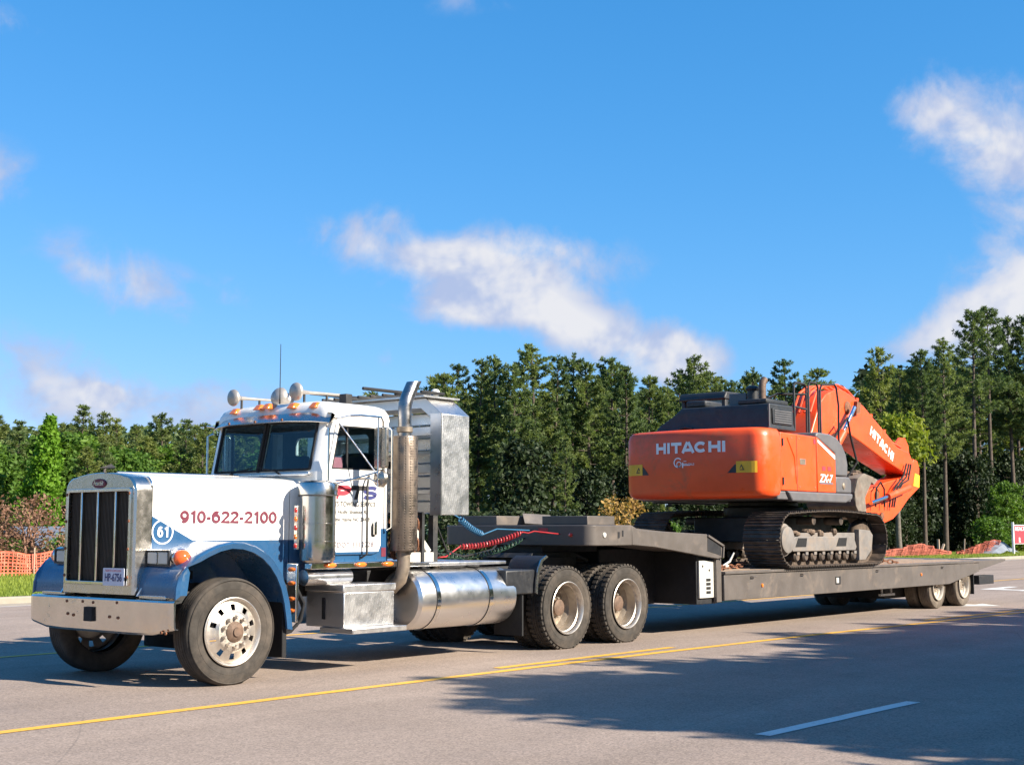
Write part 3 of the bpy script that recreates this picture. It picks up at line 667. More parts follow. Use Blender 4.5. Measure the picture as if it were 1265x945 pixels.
# --- front fenders with headlight pods
prof = [(-.665, .885), (-.66, 1.0), (-.63, 1.10), (-.56, 1.18), (-.46, 1.245), (-.34, 1.30), (-.20, 1.35), (-.05, 1.378), (.10, 1.37), (.24, 1.335), (.37, 1.27), (.48, 1.18), (.57, 1.07), (.64, .94), (.69, .78), (.72, .62), (.735, .50)]
for s_ in (-1, 1):
    mb = MB(); rings = []
    for i, (x, z) in enumerate(prof):
        d = V(x - .02, 0, z - .62); d = d.normalized() if i > 3 else V(.75, 0, .65)
        k = lambda g, y, dz=0: (x - d.x * g, s_ * y, z - d.z * g + dz)
        rings.append([k(.055, 1.215), k(.005, 1.235), k(-.012, 1.215), k(-.012, 1.13), k(.0, .92, .012), k(.0, .60, .02), k(.03, .60), k(.03, 1.12), k(.035, 1.19), k(.058, 1.195)])
    mb.loft(rings)
    # nose panel closing the fender ahead of the wheel
    mb.prism([(-.655, .885), (-.655, 1.0), (-.625, 1.10), (-.555, 1.165), (-.52, 1.10), (-.55, .885)], 'y', s_ * .60, s_ * 1.18)
    fen = mb.build('fender', MT['blue'], truck, smooth=45)
    MB().box(-.70, -.56, min(s_ * .63, s_ * 1.05), max(s_ * .63, s_ * 1.05), .845, .882).build('fender_bracket', MT['shell'], fen, bevel=.008)
    MB().prism([(-.735, .87), (-.70, .87), (-.50, 1.15), (-.55, 1.15)], 'y', s_ * .635, s_ * .66).build('headlight_strut', MT['alu'], fen)
    pod = MB().prism(rrect(s_ * .79 - .19, s_ * .79 + .19, 1.155, 1.315, .02), 'x', -.60, -.42).build('headlight', MT['shell'], truck, bevel=.01)
    for q in (.70, .87):
        MB().prism(rrect(s_ * q - .072, s_ * q + .072, 1.178, 1.292, .012), 'x', -.612, -.60).build('lens', MT['clear'], pod, bevel=.006)
    MB().holed(rrect(s_ * .79 - .185, s_ * .79 + .185, 1.16, 1.31, .01), rrect(s_ * .79 - .165, s_ * .79 + .165, 1.175, 1.295, .01), lambda u, v, t: (t, u, v), -.617, -.60).build('bezel', MT['black'], pod)
    MB().ball((-.51, s_ * 1.035, 1.235), .095, .085, .085, 16, 10).build('turn_signal', MT['amber2'], pod)
    MB().lathe([(0, .09), (.06, .095), (.07, .08)], (-.51, s_ * .965, 1.235), (0, s_, 0), 20).build('signal_base', MT['chrome'], pod)
# wheel-well liner, mud flap
for s_ in (-1, 1):
    MB().box(.66, .72, min(s_ * .62, s_ * 1.16), max(s_ * .62, s_ * 1.16), .22, .95).build('mud_flap', MT['rubber'], truck, bevel=.008)
    MB().box(-.5, .62, min(s_ * .5, s_ * .56), max(s_ * .5, s_ * .56), .6, 1.25).build('inner_fender', MT['frame'], truck)
# --- air cleaners
for s_ in (-1, 1):
    c = (1.30, s_ * .965, 0); mb = MB()
    mb.lathe([(1.165, .001), (1.165, .165), (1.185, .185), (1.22, .193), (1.37, .193), (1.372, .197), (1.384, .197), (1.386, .193), (1.56, .193), (1.562, .197), (1.574, .197), (1.576, .193), (1.86, .193), (1.87, .21), (1.985, .21), (2.005, .20), (2.025, .16), (2.035, .001)], c, (0, 0, 1), 40)
    ac = mb.build('air_cleaner', MT['aircl'], truck, smooth=30)
    MB().lathe([(1.862, .214), (1.868, .216), (1.876, .214)], c, (0, 0, 1), 40).build('clamp_band', MT['frame'], ac)
    MB().bar((1.30, s_ * .78, 1.45), (1.30, s_ * .62, 1.45), .05, .12).bar((1.30, s_ * .78, 1.8), (1.30, s_ * .62, 1.8), .05, .12).build('bracket', MT['frame'], ac)
    st = MB().box(1.045, 1.075, s_ * .90 - .025, s_ * .90 + .025, 1.30, 1.76).build('light_bar', MT['shell'], ac, bevel=.004)
    for i in range(5): MB().ball((1.04, s_ * .905, 1.34 + i * .093), .018, .022, .03, 10, 6).build('marker_light', MT['amber' if i % 2 else 'redlens'], ac)
# --- cab shell
def holed_side(mb, outer, inner, y, th):
    mb.holed(outer, inner, lambda u, v, t: (u, t, v), y, y + th, 0, 1)
cab = MB()
def cab_ring(z, xf, grow=0):
    return [(xf - .03, 0, z), (xf, -.84, z), (xf + .015, -.90, z), (xf + .075, -.975 - grow, z), (2.28, -.975 - grow, z), (2.37, -.95, z), (2.42, -.86, z), (2.42, .86, z), (2.37, .95, z), (2.28, .975 + grow, z), (xf + .075, .975 + grow, z), (xf + .015, .90, z), (xf, .84, z)]
cab.loft([cab_ring(z, 1.32) for z in (1.16, 1.24, 1.6, 2.0, 2.13)], caps=False)
cab.add([cab_ring(1.16, 1.32)[i] for i in range(13)], [tuple(range(13))])
# side panels round the door windows
for s_ in (-1, 1):
    outer = [(1.395, 2.13), (2.28, 2.13), (2.28, 2.72), (1.525, 2.72)]
    inner = [(1.43, 2.16), (2.17, 2.16), (2.17, 2.62), (2.13, 2.645), (1.56, 2.645), (1.53, 2.62)]
    holed_side(cab, outer, inner, s_ * .975, -s_ * .04)
    # front corner post, rear corner
    A = cab_ring(2.13, 1.32); B = cab_ring(2.72, 1.45)
    idx = (1, 2, 3) if s_ < 0 else (10, 11, 12)
    cab.loft([[A[i] for i in idx], [B[i] for i in idx]], closed=False)
    idx = (4, 5, 6) if s_ < 0 else (7, 8, 9)
    cab.loft([[A[i] for i in idx], [(B[i][0], B[i][1], 2.72) for i in idx]], closed=False)
    # windshield half frame
    c0, c1 = V(1.29, 0, 2.13), V(1.42, 0, 2.72); e0, e1 = V(1.32, s_ * .84, 2.13), V(1.45, s_ * .84, 2.72)
    def ws(u, v, t, c0=c0, c1=c1, e0=e0, e1=e1): return (c0.lerp(e0, u)).lerp(c1.lerp(e1, u), v) + V(t, 0, 0)
    cab.holed([(0, 0), (1, 0), (1, 1), (0, 1)], rrect(.03, .955, .045, .94, .05), ws, 0, .035, 0, 1)
cab.holed([(-.86, 2.13), (.86, 2.13), (.86, 2.72), (-.86, 2.72)], rrect(-.62, .62, 2.20, 2.60, .06), lambda u, v, t: (t, u, v), 2.42, 2.38, 0, 1)
# roof dome
def roof_ring(z, g, dz=0):
    base = cab_ring(z, 1.43); cx, cy = 1.92, 0
    return [(cx + (x - cx) * g, y * g, z + (0 if abs(y) > .1 else dz)) for x, y, _ in base]
cab.loft([roof_ring(2.70, 1.0), roof_ring(2.73, 1.012), roof_ring(2.80, .995), roof_ring(2.86, .95), roof_ring(2.895, .86), roof_ring(2.925, .66), roof_ring(2.94, .35)], caps=True)
cab.box(1.5, 2.36, -.92, .92, 2.66, 2.69, 1); cab.box(1.34, 2.38, -.92, .92, 1.30, 1.33, 1); cab.box(2.36, 2.385, -.9, .9, 1.3, 2.15, 1)
for s_ in (-1, 1): cab.box(1.5, 2.36, s_ * .90 - .01, s_ * .90 + .01, 1.33, 2.14, 1)
cab = cab.build('cab', [MT['cabp'], MT['interior']], truck, smooth=40)
for s_ in (-1, 1):
    c0, c1 = V(1.29, 0, 2.13), V(1.42, 0, 2.72); e0, e1 = V(1.32, s_ * .84, 2.13), V(1.45, s_ * .84, 2.72)
    P = lambda u, v: (c0.lerp(e0, u)).lerp(c1.lerp(e1, u), v) + V(.006, 0, 0)
    MB().add([P(.02, .035), P(.965, .035), P(.965, .95), P(.02, .95)], [(0, 1, 2, 3)]).build('windshield', MT['glass'], cab, smooth=0)
    q = MB(); 
    for (a, b) in (((.03, .045), (.955, .045)), ((.955, .045), (.955, .94)), ((.955, .94), (.03, .94)), ((.03, .94), (.03, .045))): q.bar(P(*a) - V(.012, 0, 0), P(*b) - V(.012, 0, 0), .028, .022)
    q.build('windshield_seal', MT['rubber'], cab)
    wp = MB().tube([(1.235, s_ * .42 + .02, 2.115), (1.225, s_ * .36, 2.14), (1.24, s_ * .05, 2.19)], [.014, .010, .006], 6).build('wiper', MT['rubber'], cab)
MB().bar((1.268, 0, 2.14), (1.398, 0, 2.71), .03, .03).build('windshield_divider', MT['rubber'], cab)
MB().add([(2.40, -.63, 2.19), (2.40, .63, 2.19), (2.40, .63, 2.61), (2.40, -.63, 2.61)], [(0, 1, 2, 3)]).build('rear_window', MT['glass'], cab, smooth=0)
MB().box(1.245, 1.30, -.86, .86, 2.085, 2.125).build('cowl_strip', MT['alu'], cab, bevel=.012)
# visor
vz = MB(); rings = []
for y in (-.985, -.95, -.80, -.5, 0, .5, .80, .95, .985):
    a = abs(y); xo = 1.22 + .20 * (a / .985) ** 3; dz = -.03 * (a / .985) ** 4
    rings.append([(1.46, y, 2.80 + dz), (xo + .10, y, 2.775 + dz), (xo, y, 2.69 + dz), (xo + .008, y, 2.682 + dz), (xo + .11, y, 2.76 + dz), (1.46, y, 2.785 + dz)])
visor = vz.loft(rings).build('sun_visor', MT['shell'], cab, smooth=40)
for y in (.45, .0, -.45): put('rivet', BOLT, visor, (1.225, y, 2.70))
# doors
for s_ in (-1, 1):
    dm = MB(); outer = [(1.42, 1.235), (2.10, 1.235), (2.18, 1.26), (2.215, 1.33), (2.215, 2.60), (2.18, 2.66), (2.10, 2.685), (1.56, 2.685), (1.525, 2.65), (1.42, 2.18)]
    inner = [(1.465, 2.165), (2.15, 2.165), (2.15, 2.59), (2.11, 2.63), (1.595, 2.63), (1.56, 2.59)]
    dm.holed(outer, inner, lambda u, v, t: (u, t, v), s_ * .998, s_ * .978, extra=40)
    door = dm.build('door', MT['doorp'], truck, bevel=.008, smooth=35)
    MB().add([(1.45, s_ * .962, 2.15), (2.16, s_ * .962, 2.15), (2.16, s_ * .962, 2.64), (1.55, s_ * .962, 2.64)], [(0, 1, 2, 3)]).build('door_window', MT['glass'], door, smooth=0)
    sl_ = MB()
    for i in range(len(inner)): sl_.bar((inner[i][0], s_ * .985, inner[i][1]), (inner[(i + 1) % len(inner)][0], s_ * .985, inner[(i + 1) % len(inner)][1]), .025, .018)
    sl_.bar((1.70, s_ * .975, 2.165), (1.70, s_ * .975, 2.63), .02, .022); sl_.build('window_seal', MT['rubber'], door)
    hd = MB().prism(rrect(2.06, 2.13, 1.43, 1.57, .03), 'y', s_ * .998, s_ * 1.012).build('door_handle', MT['black'], door, bevel=.005)
    MB().box(2.075, 2.115, s_ * 1.03 - .012, s_ * 1.03 + .012, 1.45, 1.60).build('latch', MT['chrome'], door, bevel=.006)
    if s_ < 0:
        for ch, mt, x0, wd in (('P', 'redink', 1.505, .205), ('T', 'ink', 1.700, .235), ('S', 'navy', 1.900, .225)):
            block(ch, [wd], 0, .152, .040 if ch == 'S' else .050, MT[mt], door, (x0, -.998, 1.835), (1, 0, 0), (0, 0, 1), shear=.38)
        MB().tube([(1.92, -.99, 1.20), (1.94, -1.06, 1.24), (1.94, -1.06, 2.0), (1.97, -1.05, 2.08), (2.03, -.99, 2.10)], .013, 8).build('grab_handle', MT['frame'], door)
        lettering('PTS TOWING SERVICE', MT['ink'], door, (1.47, -.998, 1.757), (1, 0, 0), (0, 0, 1), .66, .055, bold=.02)
        lettering('114 Holly Shelter Rd', MT['ink'], door, (1.44, -.998, 1.665), (1, 0, 0), (0, 0, 1), .58, .055, bold=.02, shear=.1)
        lettering('Castle Hayne NC 28429', MT['ink'], door, (1.44, -.998, 1.585), (1, 0, 0), (0, 0, 1), .60, .055, bold=.02, shear=.1)
        lettering('USDOT 3312728', MT['greyink'], door, (1.44, -.998, 1.315), (1, 0, 0), (0, 0, 1), .66, .06, bold=.025, space=1.15)
        MB().box(1.49, 1.66, -.952, -.947, 2.17, 2.29).build('pink_card', MT['pink'], door)
MB().box(2.245, 2.315, -.979, -.975, 1.21, 1.31).build('decal', MT['maroon'], cab)
# interior
MB().box(1.33, 1.62, -.86, .86, 1.75, 2.10).build('dashboard', MT['interior'], cab, bevel=.04)
for y in (-.5, .5):
    seat = MB().box(1.75, 2.22, y - .26, y + .26, 1.5, 1.68).build('seat', MT['seat'], cab, bevel=.05)
    MB().loft([[(2.16, y - .25, 1.66), (2.26, y - .25, 1.66), (2.26, y + .25, 1.66), (2.16, y + .25, 1.66)], [(2.25, y - .2, 2.38), (2.34, y - .2, 2.38), (2.34, y + .2, 2.38), (2.25, y + .2, 2.38)]]).build('seat_back', MT['seat'], seat, bevel=.04)
sw = MB(); ct = V(1.78, -.5, 2.12); ax = V(-.62, 0, .78).normalized(); e1 = V(0, 1, 0); e2 = ax.cross(e1)
sw.tube([ct + (e1 * math.cos(2 * PI * i / 24) + e2 * math.sin(2 * PI * i / 24)) * .22 for i in range(25)], .016, 8, caps=False)
for a in (0, 2.1, 4.2): sw.bar(ct, ct + (e1 * math.cos(a) + e2 * math.sin(a)) * .22, .03, .012)
sw.tube([ct, ct - ax * .35], .03, 8); sw.build('steering_wheel', MT['rubber'], cab)
# cab sill with amber lamps
for s_ in (-1, 1):
    sill = MB().box(1.15, 2.45, min(s_ * .93, s_ * 1.035), max(s_ * .93, s_ * 1.035), 1.09, 1.158).build('cab_sill', MT['chrome'], cab, bevel=.01)
    for x in (1.42, 1.87, 2.29): MB().ball((x, s_ * 1.045, 1.13), .085, .03, .03, 12, 6).build('marker_light', MT['amber'], cab)
# roof gear: amber cab lights, horns, beacon, antenna
for y in (-.72, -.40, -.03, .13, .62):
    rl = MB(); x = 1.47 + .12 * abs(y); z = 2.86 - .03 * abs(y)
    rl.loft([[(x - .16, y - .06, z - .01), (x + .10, y - .05, z), (x + .10, y + .05, z), (x - .16, y + .06, z - .01)], [(x - .10, y - .045, z + .06), (x + .05, y - .025, z + .05), (x + .05, y + .025, z + .05), (x - .10, y + .045, z + .06)]])
    rl.build('cab_light', MT['amber'], cab, bevel=.015)
def horn(x, y, z, L, r):
    mb = MB(); mb.lathe([(-.045, .001), (-.04, r * .6), (-.02, r * .93), (0, r), (.012, r * .97), (.03, r * .8), (.06, r * .45), (.10, r * .26), (.2, r * .19), (L, r * .14), (L + .01, .001)], (x, y, z), (1, 0, .02), 24)
    h_ = mb.build('air_horn', MT['horn'], cab, smooth=40)
    lg = MB(); lg.bar((x + .12, y, z), (x + .12, y, z - .12), .02, .02)
    lg.bar((x + L * .7, y, z), (x + L * .7, y, z - .11), .02, .02); lg.build('horn_bracket', MT['frame'], h_)
horn(1.40, .60, 3.02, .55, .098); horn(1.52, -.34, 3.04, .66, .105)
b3 = MB().lathe([(-.06, .001), (-.055, .06), (-.03, .10), (0, .115), (.03, .10), (.10, .05), (.16, .03)], (1.72, .18, 3.03), (.95, .12, -.30), 24).build('spotlight', MT['horn'], cab)
MB().bar((1.75, .18, 3.0), (1.78, .18, 2.90), .03, .03).build('spotlight_post', MT['frame'], b3)
MB().box(2.02, 2.12, -.62, -.50, 2.88, 3.04).build('roof_box', MT['frame'], cab, bevel=.01)
MB().tube([(1.62, .05, 2.92), (1.62, .05, 3.05), (1.62, .05, 3.62)], [.012, .006, .004], 6).build('antenna', MT['rubber'], cab)
# mirrors
for s_ in (-1, 1):
    fr = MB(); y = s_ * 1.30
    fr.tube([(1.50, s_ * 1.0, 2.70), (1.52, y * .94, 2.725), (1.60, y, 2.73), (1.90, y, 2.73), (1.93, y, 2.68), (1.93, y, 2.0), (1.90, y, 1.99), (1.80, y * .95, 2.06), (1.44, s_ * 1.0, 2.03)], .012, 8)
    fr.tube([(1.86, y, 2.73), (1.86, y, 1.97)], .010, 8); fr.tube([(1.56, s_ * 1.0, 2.66), (1.86, y, 2.09)], .009, 8); fr.tube([(1.36, s_ * .98, 1.96), (1.86, y, 2.13)], .009, 8)
    arm = fr.build('mirror_arm', MT['chrome'], truck)
    MB().prism(rrect(s_ * 1.30 - .095, s_ * 1.30 + .095, 2.17, 2.62, .03), 'x', 1.885, 1.93).build('mirror', MT['mirror'], arm, bevel=.012)
    MB().lathe([(-.05, .001), (-.045, .05), (-.025, .088), (0, .10), (.012, .10), (.014, .001)], (1.90, s_ * 1.30, 2.06), (1, 0, 0), 24).build('convex_mirror', MT['mirror'], arm)
# grab handles
for (x, z0, z1, yy) in ((1.38, 1.35, 2.62, -1.0), (2.31, 1.5, 2.65, -1.04)):
    for s_ in (-1, 1):
        MB().tube([(x, s_ * (abs(yy) - .04), z0), (x, s_ * (abs(yy) + .03), z0 + .03), (x, s_ * (abs(yy) + .03), z1 - .03), (x + .03, s_ * (abs(yy) - .04), z1)], .012, 8).build('grab_handle', MT['chrome'], cab)
# --- exhausts
for s_ in (-1, 1):
    c = (2.52, s_ * 1.06, 0); mb = MB()
    mb.lathe([(1.27, .09), (1.27, .145), (1.29, .152), (2.54, .152), (2.56, .145), (2.56, .09)], c, (0, 0, 1), 36)
    mu = mb.build('muffler', MT['perf'], truck, smooth=40)
    sk = MB(); pts = [V(c[0], c[1], 2.5), V(c[0], c[1], 2.85)]
    for i in range(1, 9):
        a = i / 8 * R(32); pts.append(V(c[0] + .35 * (1 - math.cos(a)), c[1], 2.85 + .35 * math.sin(a)))
    d = (pts[-1] - pts[-2]).normalized(); pts += [pts[-1] + d * .08]
    sk.tube(pts, .078, 24, caps=False); e = pts[-1]; n_ = 24; ra = d.orthogonal().normalized(); rb = d.cross(ra); R0 = []; R1 = []
    for k in range(n_):
        u_ = (ra * math.cos(2 * PI * k / n_) + rb * math.sin(2 * PI * k / n_)) * .078; R0.append(e + u_); R1.append(e + u_ + d * (.11 + 1.0 * u_.dot(V(.8, 0, 0))))
    sk.loft([R0, R1], caps=False)
    MB().tube([p for p in pts], .066, 16, caps=False).build('stack_lining', MT['frame'], mu)
    sk.build('exhaust_stack', MT['stack'], mu)
    MB().lathe([(2.60, .08), (2.61, .092), (2.66, .092), (2.67, .08)], c, (0, 0, 1), 24).build('stack_clamp', MT['rim_dark'], mu)
    MB().tube([V(c[0], c[1], 1.32), V(c[0], c[1], 1.10), V(c[0] - .02, c[1] + s_ * -.03, .95), V(c[0] - .05, c[1] - s_ * .15, .84), V(c[0] - .1, c[1] - s_ * .35, .78)], .075, 20).build('exhaust_pipe', MT['rim_dark'], mu)
    MB().box(c[0] - .06, c[0] + .06, min(s_ * .6, s_ * .92), max(s_ * .6, s_ * .92), 1.5, 1.58).box(c[0] - .06, c[0] + .06, min(s_ * .6, s_ * .92), max(s_ * .6, s_ * .92), 2.2, 2.28).build('muffler_bracket', MT['frame'], mu)
# --- battery box with steps, fuel tank
for s_ in (-1, 1):
    y0, y1 = sorted((s_ * .56, s_ * 1.15))
    bx_ = MB().box(1.52, 2.28, y0, y1, .47, .84).build('battery_box', MT['tread'], truck, bevel=.008)
    MB().box(1.50, 2.30, y0 - .01, y1 + .01, .845, .925).build('box_lid', MT['tread'], bx_, bevel=.01)
    a, b = sorted((s_ * .80, s_ * 1.31)); MB().box(1.50, 2.32, a, b, .412, .468).build('step', MT['tread'], bx_, bevel=.006)
    MB().box(1.508, 1.518, min(s_ * .82, s_ * .86), max(s_ * .82, s_ * .86), .55, .78).build('strap', MT['rubber'], bx_)
    MB().tube([(1.2, s_ * .86, 1.0), (1.85, s_ * .86, 1.0)], .085, 20).build('air_tank', MT['alu'], truck, smooth=40)
    # tank
    cy, cz, r = s_ * .875, .715, .345; tk = MB()
    tk.lathe([(2.62, .001), (2.625, r * .6), (2.645, r * .88), (2.68, r * .98), (2.72, r), (4.30, r), (4.34, r * .98), (4.37, r * .88), (4.385, r * .6), (4.39, .001)], (0, cy, cz), (1, 0, 0), 64)
    tank = tk.build('fuel_tank', MT['alu'], truck, smooth=30)
    for x in (2.94, 3.86):
        MB().lathe([(x - .03, r + .001), (x - .03, r + .008), (x + .03, r + .008), (x + .03, r + .001)], (0, cy, cz), (1, 0, 0), 64).build('tank_strap', MT['chrome'], tank)
        MB().lathe([(x - .037, r + .0005), (x - .037, r + .004), (x - .03, r + .004)], (0, cy, cz), (1, 0, 0), 64).build('strap_lining', MT['rubber'], tank)
    MB().lathe([(0, .06), (.05, .06), (.06, .05), (.06, .001)], (3.28, cy - s_ * .03, cz + r - .01), (0, 0, 1), 20).build('filler_cap', MT['rim_dark'], tank)
    # vertical lamp panel behind the front wheel
    lp_ = MB().box(.86, .90, min(s_ * .98, s_ * 1.13), max(s_ * .98, s_ * 1.13), .56, 1.16).build('lamp_panel', MT['chrome'], truck, bevel=.01)
    for z in (.68, .80, .96, 1.10): MB().ball((.852, s_ * 1.06, z), .02, .055, .024, 12, 6).build('marker_light', MT['amber'], lp_)
    MB().tube([(.9, s_ * 1.10, .9), (.98, s_ * 1.12, .75), (.96, s_ * 1.10, .58), (.86, s_ * 1.06, .47), (.74, s_ * 1.0, .43)], .018, 8).tube([(.92, s_ * 1.08, .86), (1.0, s_ * 1.08, .7), (.95, s_ * 1.05, .52), (.8, s_ * 1.0, .46)], .014, 8).build('air_line', MT['rubber'], truck)
# --- chassis
for s_ in (-1, 1):
    MB().box(-.55, 7.5, s_ * .43 - .04, s_ * .43 + .04, .78, 1.04).build('frame_rail', MT['frame'], truck, bevel=.006)
for x in (-.5, .5, 1.6, 2.9, 4.4, 5.36, 6.02, 6.68, 7.4): MB().box(x - .06, x + .06, -.39, .39, .80, .98).build('crossmember', MT['frame'], truck)
MB().box(-.45, 1.25, -.42, .42, .62, 1.55).build('engine', MT['frame'], truck, bevel=.06)
MB().tube([(0, -.95, WR), (0, .95, WR)], .07, 12).build('front_axle', MT['frame'], truck)
for x in (5.36, 6.68):
    MB().tube([(x, -.95, WR), (x, .95, WR)], .12, 12).ball((x, 0, WR), .26, .22, .26).build('drive_axle', MT['frame'], truck)
    MB().bar((x - .62, -.52, .6), (x + .62, -.52, .6), .1, .12).bar((x - .62, .52, .6), (x + .62, .52, .6), .1, .12).build('suspension_beam', MT['frame'], truck)
MB().box(2.62, 4.4, -1.0, 1.0, 1.09, 1.13).build('deck_plate', MT['tread'], truck, bevel=.008)
fw = MB(); fw.prism([(5.55, 1.14), (6.55, 1.14), (6.85, 1.06), (6.85, 1.10), (6.5, 1.2), (5.6, 1.2)], 'y', -.45, .45); fw.box(5.7, 6.5, -.5, .5, 1.04, 1.14); fw.build('fifth_wheel', MT['frame'], truck)
for s_ in (-1, 1):     # quarter fenders ahead of the drive wheels
    q = MB(); arcp = [(4.93 - .02, 1.185), (4.80, 1.13), (4.74, 1.02), (4.705, .88), (4.695, .73)]
    q.loft([[(x, s_ * .74, z), (x, s_ * 1.23, z), (x + .018, s_ * 1.23, z - .012), (x + .018, s_ * .74, z - .012)] for x, z in arcp]); qf = q.build('quarter_fender', MT['black'], truck, smooth=50)
    q = MB(); q.loft([[(x - .015, s_ * 1.225, z + .004), (x - .015, s_ * 1.245, z + .004), (x + .02, s_ * 1.245, z - .014), (x + .02, s_ * 1.225, z - .014)] for x, z in arcp]); q.build('fender_edge', MT['shell'], qf)
    MB().box(4.15, 4.72, min(s_ * .62, s_ * 1.2), max(s_ * .62, s_ * 1.2), .72, 1.02).build('side_box', MT['black'], truck, bevel=.02)
    MB().box(4.45, 4.475, min(s_ * .76, s_ * 1.21), max(s_ * .76, s_ * 1.21), .22, .71).build('mud_flap', MT['rubber'], truck)
# --- enclosed headache rack
hb = MB(); prof = [(1.14, 1.68), (1.14, 2.85), (.88, 3.05), (-.88, 3.05), (-1.14, 2.85), (-1.14, 1.68), (-.98, 1.68), (-.98, 2.80), (-.80, 2.93), (.80, 2.93), (.98, 2.80), (.98, 1.68)]
hb.prism(prof, 'x', 3.06, 3.54); rack = hb.build('headache_rack', MT['tread'], truck, bevel=.006)
for s_ in (-1, 1): MB().box(3.04, 3.058, min(s_ * .975, s_ * 1.145), max(s_ * .975, s_ * 1.145), 1.675, 2.86).build('rack_edge', MT['alu'], rack)
rk = MB()
for i in range(8): rk.box(3.44, 3.47, -.98, .98, 1.70 + i * .152, 1.846 + i * .152)
rk.build('rack_back_panel', MT['alu'], rack, bevel=.012)
for z in (1.95, 2.2, 2.42, 2.64): MB().box(3.20, 3.44, -.98, .98, z - .015, z + .015).build('rack_shelf', MT['alu'], rack)
MB().box(2.95, 3.58, -.95, .95, 3.055, 3.075).build('rack_top_plate', MT['tread'], rack)
lad = MB()
for y in (-.55, .35): lad.tube([(2.35, y, 3.13), (3.5, y, 3.13)], .02, 6)
for i in range(9): lad.tube([(2.9, -.95 + .21 * i, 3.11), (3.3, -.95 + .21 * i, 3.11)], .018, 6)
lad.build('roof_grid', MT['frame'], rack)
for y in (-.9, .9): MB().ball((3.2, y, 3.12), .06, .06, .05).build('work_light', MT['clear'], rack)
MB().bar((3.1, -.75, 1.66), (2.75, -.95, 1.14), .04, .06).bar((3.1, .75, 1.66), (2.75, .95, 1.14), .04, .06).bar((3.5, -.6, 1.68), (3.5, -.6, 1.10), .08, .08).bar((3.5, .6, 1.68), (3.5, .6, 1.10), .08, .08).build('rack_leg', MT['frame'], rack)
br = MB(); br.bar((2.62, -1.02, 1.62), (2.98, -1.02, 1.25), .03, .07); br.box(2.62, 3.02, -1.06, -1.0, 1.14, 1.25); br.build('chain_rail', MT['galv'], truck, bevel=.006)
# coiled air and power lines
def coil(name, a, b, sag, r, wire, turns, mat, lead=(.12, .12)):
    a = Vector(a); b = Vector(b); pts = []; n = turns * 10
    d = (b - a).normalized(); e = d.cross(V(0, 0, 1)).normalized(); g = e.cross(d)
    for i in range(n + 1):
        t = i / n; c = a.lerp(b, t) - V(0, 0, 1) * sag * 4 * t * (1 - t); k = min(1, t / lead[0], (1 - t) / lead[1])
        an = 2 * PI * turns * t; pts.append(c + (e * math.cos(an) + g * math.sin(an)) * r * k)
    return MB().tube(pts, wire, 6).build(name, mat, truck)
a_ = at(568, 675, y=-.45); b_ = at(645, 657, y=-.72); c_ = at(660, 656, y=-.80)
coil('red_air_hose', a_, b_, .05, .031, .010, 22, MT['redhose'], (.03, .06)); MB().tube([b_, (b_ + c_) / 2 + V(0, 0, -.02), c_, V(5.76, c_.y, 1.45)], .008, 6).build('red_air_hose', MT['redhose'], truck)
MB().tube([a_, a_ - V(.25, 0, .12), V(3.5, -.5, 1.16)], .008, 6).build('red_air_hose', MT['redhose'], truck)
a_ = at(568, 640, y=-.25); b_ = at(597, 660, y=-.30)
coil('blue_air_hose', a_, b_, .03, .034, .010, 14, MT['bluehose'], (.03, .1)); MB().tube([b_, b_ + V(.25, -.02, .07), V(5.74, b_.y, 1.50)], .008, 6).build('blue_air_hose', MT['bluehose'], truck); MB().tube([a_, a_ + V(-.25, 0, .10), V(3.5, a_.y, 1.75)], .008, 6).build('blue_air_hose', MT['bluehose'], truck)
coil('power_cable', (3.56, -.30, 1.66), (3.85, -.45, 1.20), 0, .030, .009, 9, MT['greenhose'], (.05, .05))
coil('power_cable', (3.85, -.45, 1.20), (5.75, -.2, 1.40), .10, .028, .009, 22, MT['greenhose'], (.03, .1))
MB().tube([(3.6, -.1, 1.5), (3.9, -.2, 1.22), (4.4, -.35, 1.17), (5.2, -.1, 1.25), (5.75, .2, 1.4)], .014, 6).build('air_line', MT['rubber'], truck)
MB().tube([(3.6, -.55, 1.6), (3.75, -.6, 1.25), (4.1, -.55, 1.18), (4.5, -.4, 1.2)], .012, 6).build('air_line', MT['rubber'], truck)
MB().tube([(2.82, -1.08, 1.69), (2.82, .05, 1.69)], .02, 8).bar((2.82, -1.06, 1.69), (2.82, -1.06, 1.14), .04, .04).bar((2.82, .03, 1.69), (2.82, .03, 1.14), .04, .04).build('chain_hanger', MT['frame'], truck)
# load chains hanging behind the cab: each is a thing of its own
LINK = None
def link_mesh():
    mb = MB(); pts = []
    for i in range(17):
        a = 2 * PI * i / 16; x = .034 * math.cos(a) ; z = .052 * math.sin(a) + (.014 if math.sin(a) > 0 else -.014); pts.append((x, 0, z))
    return mb.tube(pts, .011, 5, caps=False)
def chain(pts, label, grp, mat):
    mb = MB(); base = link_mesh(); P = [Vector(p) for p in pts]; k = 0
    for a, b in zip(P[:-1], P[1:]):
        L = (b - a).length; n = max(1, int(L / .092)); d = (b - a).normalized(); q = d.to_track_quat('Z', 'Y').to_matrix()
        for i in range(n):
            c = a.lerp(b, (i + .5) / n); rz = Matrix.Rotation((k % 2) * PI / 2 + .3, 3, 'Z'); k += 1
            mb.add([c + q @ (rz @ Vector(v)) for v in base.v], base.f)
    o = mb.build('load_chain', mat, smooth=60); return tag(o, label, 'chain', grp)
rc = random.Random(3)
